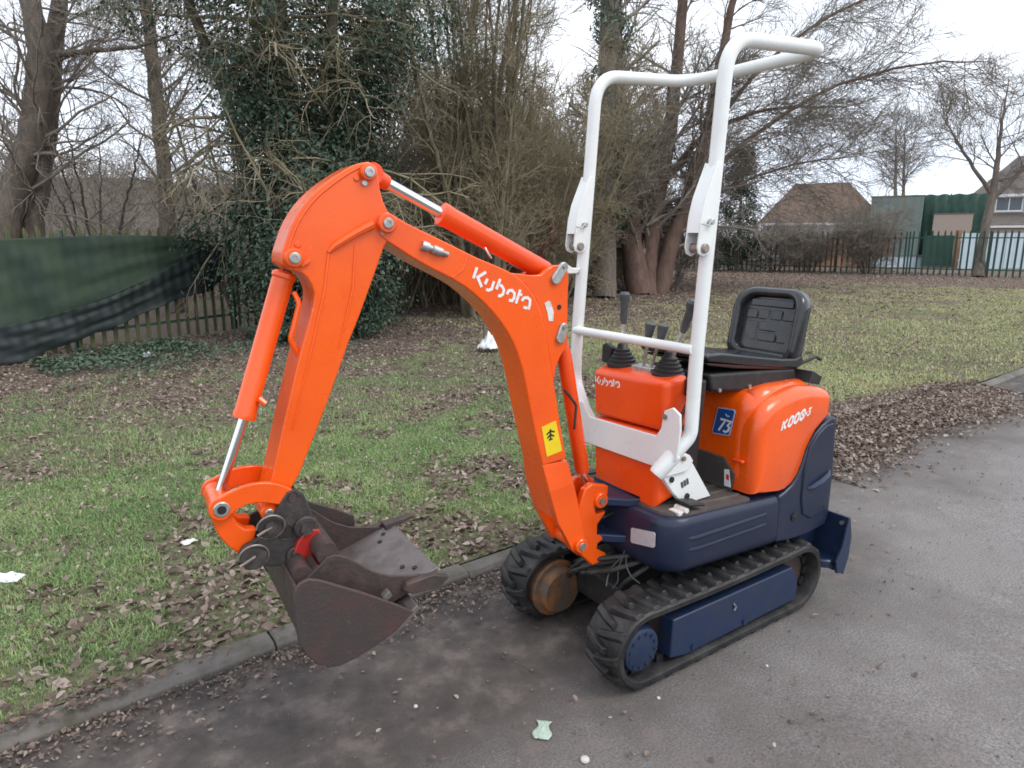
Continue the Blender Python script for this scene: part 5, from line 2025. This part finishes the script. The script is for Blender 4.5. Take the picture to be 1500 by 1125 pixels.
# flared foot
foot = [(0.262, 0.795), (0.240, 0.700), (0.203, 0.575), (0.166, 0.508), (0.135, 0.446), (0.100, 0.436), (0.079, 0.442), (0.080, 0.470), (0.086, 0.510), (0.104, 0.578), (0.118, 0.642), (0.138, 0.722), (0.160, 0.804)]
q = MB()
for s in (1, -1):
    def ff(p, t, s=s):
        k = min(1, max(0, (.80 - p[1]) / .10))
        inner, outer_ = .048 + .004 * k, BH + .014 * k
        return bw3(p[0], s * (inner if t == 0 else outer_), p[1])
    # split at the fold so that each face stays flat
    q.prism([(0.262, 0.797), (0.240, 0.700), (0.138, 0.715), (0.158, 0.797)], ff, 0, 1)
    q.prism([(0.240, 0.700)] + foot[2:12] + [(0.138, 0.715)], ff, 0, 1)
q.prism([(0.262, 0.797), (0.242, 0.706), (0.205, 0.580), (0.196, 0.59), (0.228, 0.700), (0.245, 0.797)], bf, -.05, .05)
q.build('boom_foot', M['orange'], boom, .004, 2)
for s in (1,):
    q = MB()
    q.cyl(bw3(.104, -.100, .465), bw3(.104, .100, .465), .028, 22, .004)
    q.build('foot_boss', M['orange'], boom)
    q = MB()
    q.cyl(bw3(.104, .099, .465), bw3(.104, .104, .465), .016, 14, .002)
    q.build('pin', M['pin'], boom)
# cylinder bracket plates behind the boom
brk = [(0.386, 1.466), (0.330, 1.428), (0.288, 1.373), (0.260, 1.301), (0.240, 1.215), (0.214, 1.084), (0.206, 1.140), (0.188, 1.176), (0.164, 1.208), (0.158, 1.240), (0.160, 1.30), (0.160, 1.38), (0.158, 1.445), (0.164, 1.470), (0.184, 1.486), (0.221, 1.486), (0.250, 1.470), (0.270, 1.456), (0.310, 1.456)]
for v0, v1 in ((-.062, -.040), (.040, .062)):
    q = MB()
    q.prism(brk, bf, v0, v1)
    q.build('cylinder_bracket', M['orange'], boom, .003)
for pa, pb in (((.214, 1.441), (.184, 1.480)), ((.192, 1.240), (.181, 1.276))):
    # pin keeper plates: two pins joined by a strap
    a, b = bw3(pa[0], .062, pa[1]), bw3(pb[0], .062, pb[1])
    d = Vector((pb[0] - pa[0], pb[1] - pa[1])).normalized()
    nrm = Vector((-d.y, d.x))
    r_ = .018
    an = math.atan2(d.y, d.x)
    poly = circle2(pb, r_ * .9, an - math.pi / 2, an + math.pi / 2, 8) + circle2(pa, r_, an + math.pi / 2, an + 1.5 * math.pi, 8)
    q = MB()
    q.prism(poly, bf, .060, .074)
    kp = q.build('pin_keeper', M['zinc'], boom, .003)
    q = MB()
    q.cyl(bw3(pb[0], .073, pb[1]), bw3(pb[0], .079, pb[1]), .007, 8)
    q.build('bolt', M['pin'], kp)
for k in (0,):
    q = MB().cyl(bw3(.196, .060, 1.346), bw3(.196, .0635, 1.346), .009, 10)
    q.build('bolt_hole', M['black'], boom)
# lettering, stickers, hose clamp on the near side
q = MB()
strokes(q, KL, .0092, lambda a, b, t: bw3(a, BH + .0004 + t, b), .001)
q.build('maker_lettering', M['decal_white'], boom)
q = MB()
q.prism([(0.268, 0.937), (0.209, 0.952), (0.181, 0.838), (0.245, 0.826)], bf, BH + .0005, BH + .0018)
ys = q.build('warning_sticker', M['decal_yellow'], boom)
q = MB()
strokes(q, [[(.247, .907), (.232, .918), (.214, .913)], [(.232, .925), (.231, .890)], [(.244, .893), (.231, .906), (.216, .897)], [(.238, .886), (.222, .889)]], .006, lambda a, b, t: bw3(a, BH + .002 + t, b), .0006)
q.build('pictogram', M['decal_black'], ys)
q = MB()
q.prism([(0.256, 1.362), (0.240, 1.370), (0.232, 1.366), (0.218, 1.330), (0.222, 1.300), (0.238, 1.302), (0.244, 1.330)], bf, .0625, .0640)
q.build('capacity_sticker', M['decal_wear'], boom)
q = MB()
a, b = bw3(.694, .074, 1.556), bw3(.612, .074, 1.527)
q.lathe(a, b - a, [(0, .013), (.006, .015), (.022, .015), (.024, .010), (.034, .010), (.036, .014), (.066, .014), (.070, .009), (.088, .009)], 14)
q.build('hose_coupling', M['zinc'], boom)
q = MB()                                        # weld seam across the boom side
q.tube([bw3(.540, BH, 1.527), bw3(.560, BH + .001, 1.48), bw3(.595, BH, 1.458)], .0035, 6)
q.build('weld_seam', M['orange'], boom)
q = MB()                                        # hose running along the boom's back
pth = [bw3(.20, -.02, .62), bw3(.165, -.015, .80), bw3(.175, -.01, 1.0), bw3(.20, .0, 1.18)]
q.tube(fillet(pth, .1), .010, 8)
q.build('boom_hose', M['hose'], boom)
# boom ram (behind the boom)
a, b = bw3(.140, 0, 1.215), bw3(.040, 0, .715)
q = MB()
d = (b - a)
q.lathe(a, d, [(-.02, .020), (.02, .022), (.05, .027), (d.length - .012, .0275), (d.length, .025)], 22)
ram = q.build('boom_ram', M['red_orange'], EX)
q = MB().cyl(b - d * .02, bw3(-.003, 0, .612), .016, 14)
q.build('ram_rod', M['chrome'], ram)
q = MB().tube(fillet([bw3(.150, .032, 1.05), bw3(.105, .045, .99), bw3(.112, .045, .90)], .03), .005, 6)
q.build('ram_hose', M['hose'], ram)
# arm ram (on top of the boom)
a, b = bw3(.816, 0, 1.757), bw3(.190, 0, 1.452)
d = (b - a).normalized()
Lr = (b - a).length
q = MB().lathe(b, -d, [(-.02, .026), (.02, .030), (.03, .034), (.425, .034), (.435, .036), (.452, .036), (.456, .026)], 24)
ram = q.build('arm_ram', M['red_orange'], EX, sharp=30)
q = MB().lathe(a, d, [(.02, .0165), (Lr - .43, .0165)], 18)
q.build('ram_rod', M['chrome'], ram)
q = MB()
q.cyl(bw3(.816, -.030, 1.757), bw3(.816, .030, 1.757), .030, 18)
q.lathe(a, d, [(.0, .026), (.055, .022), (.060, .018)], 14)
q.build('rod_eye', M['red_orange'], ram)
q = MB().tube([bw3(.46, .03, 1.545), bw3(.455, .038, 1.530), bw3(.44, .035, 1.512)], .004, 6)
q.build('ram_pipe', M['zinc'], ram)

# ---------------------------------------------------------------- dipper arm
front = [(0.842, 1.784), (0.880, 1.775), (0.915, 1.756), (0.957, 1.728), (0.998, 1.696), (1.033, 1.658), (1.060, 1.617), (1.080, 1.572), (1.094, 1.535)]
dip = smooth_poly(front, 1) + [(1.096, 1.510), (1.075, 1.492), (1.046, 1.485), (1.030, 1.470), (1.019, 1.450), (1.014, 1.428), (1.017, 1.400), (1.033, 1.348), (1.062, 1.265), (1.075, 1.224), (1.120, 1.073), (1.158, 0.938), (1.176, 0.880), (1.194, 0.840),
       (1.204, 0.818), (1.196, 0.796), (1.176, 0.793), (1.160, 0.808), (1.144, 0.842), (1.112, 0.880), (1.088, 0.916), (0.998, 1.111), (0.923, 1.288), (0.890, 1.356), (0.842, 1.467), (0.806, 1.553), (0.780, 1.590), (0.764, 1.612), (0.768, 1.634), (0.792, 1.652), (0.804, 1.679), (0.812, 1.711), (0.814, 1.742), (0.818, 1.772)]
q = MB()
q.prism(dip, bf, -.066, .066)
arm = q.build('dipper_arm', M['orange_worn'], EX, .004, 3, 35)
# proud edge rib on the outer curve and the welded rib from the pivot
q = MB()
rib = [(p[0] - .010, p[1] - .008) for p in front[1:]]
q.tube([bw3(a, .066, b) for a, b in smooth_poly(rib, 1)], .004, 6)
q.tube([bw3(.968, .066, 1.538), bw3(.950, .070, 1.556), bw3(.895, .072, 1.588), bw3(.840, .072, 1.615)], [.006, .011, .012, .014], 8)
q.tube([bw3(.968, .066, 1.535), bw3(.985, .067, 1.44), bw3(1.03, .067, 1.28), bw3(1.10, .067, 1.05)], [.005, .004, .004, .002], 6)
q.tube([bw3(.892, .066, 1.56), bw3(.905, .067, 1.44), bw3(.955, .067, 1.27)], [.003, .004, .002], 6)
q.build('weld_rib', M['orange_worn'], arm)
for (c, r_, v_, m_, rp) in (((.847, 1.754), .023, .086, 'orange', .0145), ((.800, 1.617), .028, .090, 'orange', .0150), ((1.065, 1.525), .026, .088, 'orange', .0150), ((1.180, .820), .024, .074, 'orange', .013)):
    q = MB()
    q.cyl(bw3(c[0], -v_, c[1]), bw3(c[0], v_, c[1]), r_, 24, .004)
    bs = q.build('pin_boss', M[m_], arm)
    q = MB()
    q.lathe(bw3(c[0], v_ - .001, c[1]), BV, [(0, rp), (.006, rp), (.0075, rp - .002), (.0078, rp * .45), (.0045, rp * .40), (.0045, 0)], 20)
    q.build('pin', M['zinc'], bs, sharp=30)
for c in ((.858, 1.726), (.812, 1.594)):
    MB().cyl(bw3(c[0], .064, c[1]), bw3(c[0], .074, c[1]), .008, 8).build('bolt', M['zinc'], arm)
for c in ((.878, 1.738), (1.050, 1.560)):
    q = MB().cyl(bw3(c[0], .064, c[1]), bw3(c[0], .070, c[1]), .010, 12, .003)
    q.build('weld_stud', M['orange'], arm)
q = MB()
q.box(bw3(1.035, .072, 1.510), (.030, .010, .010), Matrix.Rotation(.5, 3, 'Y'))
q.build('pin_retainer', M['orange'], arm, .002)

# ---------------------------------------------------------------- bucket ram
a, b = bw3(1.062, 0, 1.520), bw3(1.215, 0, 1.085)
d = b - a
q = MB().lathe(a, d, [(.035, .022), (.042, .0325), (.052, .0335), (.058, .030), (d.length - .02, .0300), (d.length - .014, .0325), (d.length, .0320)], 26)
bram = q.build('bucket_ram', M['orange'], EX, sharp=30)
q = MB().cyl(b - d * .01, bw3(1.303, 0, .862), .0135, 18)
q.build('ram_rod', M['chrome'], bram)
q = MB().cyl(bw3(1.065, -.028, 1.522), bw3(1.065, .028, 1.522), .030, 18)
q.build('ram_eye', M['orange'], bram)
q = MB()
q.tube(fillet([bw3(1.060, .028, 1.430), bw3(1.050, .040, 1.400), bw3(1.082, .040, 1.300), bw3(1.062, .036, 1.255), bw3(1.050, .030, 1.235)], .03), .0075, 8)
q.cyl(bw3(1.052, .030, 1.246), bw3(1.048, .030, 1.205), .011, 10)
q.build('ram_pipe', M['orange'], bram)
MB().cyl(bw3(1.175, .026, 1.14), bw3(1.160, .034, 1.125), .009, 8).build('pipe_stub', M['orange'], bram)
q = MB()
q.tube(fillet([bw3(1.048, .030, 1.255), bw3(1.030, .030, 1.300), bw3(1.005, .020, 1.400)], .03), .0085, 8)
q.build('ram_hose', M['pin'], bram)
q = MB()
q.tube(fillet([bw3(1.05, .020, 1.21), bw3(1.062, .012, 1.14), bw3(1.09, .0, 1.06)], .03), .007, 8)
q.build('ram_hose', M['hose'], bram)

# ---------------------------------------------------------------- linkage
lk = smooth_poly([(1.104, .872), (1.142, .900), (1.186, .917), (1.232, .918), (1.276, .907), (1.306, .894)], 1) + circle2((1.304, .861), .033, math.pi * .42, -math.pi * .62, 10) + smooth_poly([(1.280, .842), (1.262, .853), (1.237, .862), (1.201, .860), (1.145, .840), (1.118, .826)], 1) + [(1.098, .838), (1.094, .858)]
link_ = None
for v0, v1 in ((-.092, -.076), (.072, .088)):
    q = MB()
    q.prism(lk, bf, v0, v1)
    link_ = q.build('curved_link', M['orange'], EX, .003, 2)
b2 = circle2((1.304, .861), .031, math.pi * .95, -math.pi * .15, 8) + [(1.330, .832), (1.317, .781), (1.295, .743), (1.268, .712), (1.244, .714), (1.226, .742), (1.216, .776), (1.247, .783), (1.263, .799), (1.274, .825)]
q = MB()
q.prism(b2, bf, .030, .068)
q.prism(b2, bf, -.068, -.030)
q.prism([(1.300, .79), (1.255, .725), (1.244, .735), (1.280, .80)], bf, -.03, .03)
q.build('bucket_link', M['orange'], EX, .005, 3)
q = MB()
q.cyl(bw3(1.304, -.098, .861), bw3(1.304, .092, .861), .022, 20, .003)
q.build('pin_boss', M['zinc'], link_)
q = MB()
q.cyl(bw3(1.304, .091, .861), bw3(1.304, .0945, .861), .012, 12)
q.build('pin', M['black'], link_)
q = MB().cyl(bw3(1.304, -.03, .861), bw3(1.304, .03, .861), .030, 18)
q.build('rod_eye', M['orange'], link_)

# ---------------------------------------------------------------- quick hitch
ear = [(1.160, .838), (1.132, .876), (1.108, .884), (1.085, .860), (1.068, .806), (1.050, .752), (1.054, .724), (1.088, .690), (1.118, .658), (1.190, .665), (1.235, .690), (1.250, .722), (1.236, .752), (1.190, .770), (1.178, .790)]
hitch = None
for v0, v1 in ((-.100, -.084), (.076, .094)):
    q = MB()
    q.prism(ear, bf, v0, v1)
    hitch = q.build('hitch_plate', M['hitch'], EX, .004, 2)
q = MB()
q.prism([(1.18, .76), (1.09, .80), (1.07, .76), (1.12, .68), (1.20, .70)], bf, -.070, .062)
q.build('hitch_body', M['black'], hitch, .006)
for (c, r_, v0, v1, m_) in (((1.090, .768), .033, .094, .112, 'hitch'), ((1.124, .690), .024, .094, .108, 'hitch'), ((1.146, .762), .022, .094, .0965, 'black'), ((1.118, .862), .013, .094, .0965, 'rust'),
                            ((1.185, .790), .034, .094, .104, 'hitch'), ((1.236, .712), .036, .070, .112, 'hitch')):
    q = MB()
    q.cyl(bw3(c[0], v0, c[1]), bw3(c[0], v1, c[1]), r_, 18, .003)
    if m_ == 'hitch' and v0 == .094:
        q.cyl(bw3(c[0], v1 - .002, c[1]), bw3(c[0], v1 + .012, c[1]), r_ * .55, 6)
    q.build('hitch_pin', M[m_], hitch)
# spring clips through the hitch pins
for (cu, cz, r_) in ((1.185, .790, .038), (1.236, .712, .040)):
    q = MB()
    ring_ = [bw3(cu + r_ * math.cos(a), .106 + .012 * math.sin(a), cz + r_ * math.sin(a)) for a in [k * 2 * math.pi / 22 for k in range(20)]]
    q.tube(ring_, .0028, 6)
    q.tube([bw3(cu + .038, .116, cz - .014), bw3(cu - .004, .112, cz + .004)], .0042, 7)
    q.build('spring_clip', M['pin'], hitch)

# ---------------------------------------------------------------- bucket (toothed, on the hitch)
W1 = .200


def shell(mb, prof, v0, v1, th, fn=bf):
    """folded plate following an open profile, with thickness"""
    P = [Vector(p) for p in prof]
    O, I = [], []
    for i, p in enumerate(P):
        if i == 0:
            t = P[1] - P[0]
        elif i == len(P) - 1:
            t = P[-1] - P[-2]
        else:
            t = (P[i + 1] - p).normalized() + (p - P[i - 1]).normalized()
        t.normalize()
        n_ = Vector((-t.y, t.x)) * th
        O.append(p)
        I.append(p + n_)
    mb.prism([(p.x, p.y) for p in O] + [(p.x, p.y) for p in reversed(I)], fn, v0, v1)
    return mb


floor_p = [(.722, .578), (.800, .551), (.880, .524), (.945, .507), (1.010, .505), (1.065, .522), (1.105, .560), (1.125, .610), (1.118, .660), (1.085, .690)]
q = MB()
shell(q, smooth_poly(floor_p[3:], 1), -W1, W1, .008)
bucket = q.build('bucket', M['rust'], EX, .001, label='narrower toothed bucket pinned to the hitch')
q = MB()
shell(q, floor_p[:4], -W1 + .002, W1 - .002, .012)
lip = q.build('cutting_edge', M['worn_steel'], bucket, .002)
for v in (-.150, -.115, .095, .135):
    c = (.775, .5725) if v in (-.150, .135) else (.800, .5635)
    q = MB().cyl(bw3(c[0], v, c[1] - .002), bw3(c[0] + .0015, v, c[1] + .0035), .008, 10)
    q.build('bolt_hole', M['black'], lip)
side_n = [(.730, .556), (.751, .576), (.819, .590), (.880, .605), (.931, .632), (.962, .658), (1.000, .693), (1.036, .711), (1.060, .709), (1.080, .690), (1.118, .662), (1.125, .610), (1.105, .560), (1.065, .520), (1.010, .500), (.945, .500), (.880, .515), (.800, .542)]
for s in (1, -1):
    q = MB()
    q.prism(side_n, bf, s * W1 - .005, s * W1 + .005)
    q.build('side_plate', M['rust'], bucket, .002)
    q = MB()                                    # side cutter tooth
    q.prism([(.850, .560), (.838, .578), (.752, .586), (.700, .566), (.730, .540), (.820, .540)], bf, s * W1 + (.005 if s > 0 else -.030), s * W1 + (.030 if s > 0 else -.005))
    q.build('tooth', M['rust'], bucket, .003)
for v in (-.185,):
    q = MB()
    q.add([bw3(.760, v - .022, .572), bw3(.760, v + .022, .572), bw3(.655, v + .017, .600), bw3(.655, v - .017, .600),
           bw3(.765, v - .022, .598), bw3(.765, v + .022, .598), bw3(.662, v + .015, .610), bw3(.662, v - .015, .610)],
          [(0, 1, 2, 3), (4, 7, 6, 5), (0, 4, 5, 1), (1, 5, 6, 2), (2, 6, 7, 3), (3, 7, 4, 0)])
    q.build('tooth', M['rust'], bucket, .003)
# bucket cross pins with the red ears between them
for (c, r_) in (((1.055, .715), .031), ((1.125, .665), .028)):
    q = MB().cyl(bw3(c[0], -W1 + .004, c[1]), bw3(c[0], W1 - .004, c[1]), r_, 22)
    q.build('cross_pin', M['rust'], bucket)
for v in (.105, -.105):
    q = MB()
    q.prism([(1.115, .735), (1.085, .765), (1.055, .755), (1.020, .690), (1.010, .640), (1.060, .590), (1.120, .640), (1.135, .69)], bf, v - .010, v + .010)
    q.build('bucket_ear', M['red'], bucket, .003, label='red painted ear of the bucket')

# ---------------------------------------------------------------- wide bucket hung round the first one
W2 = .270
obp = [(1.169, .668), (1.154, .688), (1.130, .696), (1.099, .684), (.983, .614), (.889, .551), (.837, .512), (.892, .468), (.943, .444), (1.011, .421), (1.062, .412), (1.092, .419), (1.124, .440), (1.150, .478), (1.166, .517), (1.173, .599)]
o0 = bw3(1.02, 0, .412)
OB = empty('wide_bucket', o0, 'wide rust brown grading bucket cupped around the toothed bucket at the arm end', 'bucket')
of_ = lambda p, t: bf(p, t) - o0
q = MB()
shell(q, smooth_poly([(.846, .512), (.892, .474), (.943, .450), (1.011, .427), (1.062, .418), (1.092, .425), (1.121, .446), (1.145, .483), (1.160, .521), (1.166, .599), (1.162, .668)][::-1], 1), -W2, W2, -.008, of_)
q.build('back_plate', M['rust'], OB)
for s in (1, -1):
    q = MB()
    q.prism(obp if s > 0 else [(1.169, .690), (1.150, .722), (1.110, .742), (1.060, .738), (.983, .692), (.900, .650), (.840, .612)] + obp[6:], of_, s * W2 - .006, s * W2 + .006)
    q.build('side_plate', M['rust_red'], OB, .004, 3, label='near side plate with worn red paint' if s > 0 else None)
q = MB()
shell(q, [(.826, .528), (.872, .488), (.930, .456)], -W2 - .002, W2 + .002, -.016, of_)
q.build('cutting_edge', M['worn_steel'], OB, .002)
q = MB()
q.prism([(.925, .575), (.905, .592), (.895, .575), (.915, .560)], of_, W2 - .03, W2 - .006)
q.build('side_lug', M['worn_steel'], OB, .002)
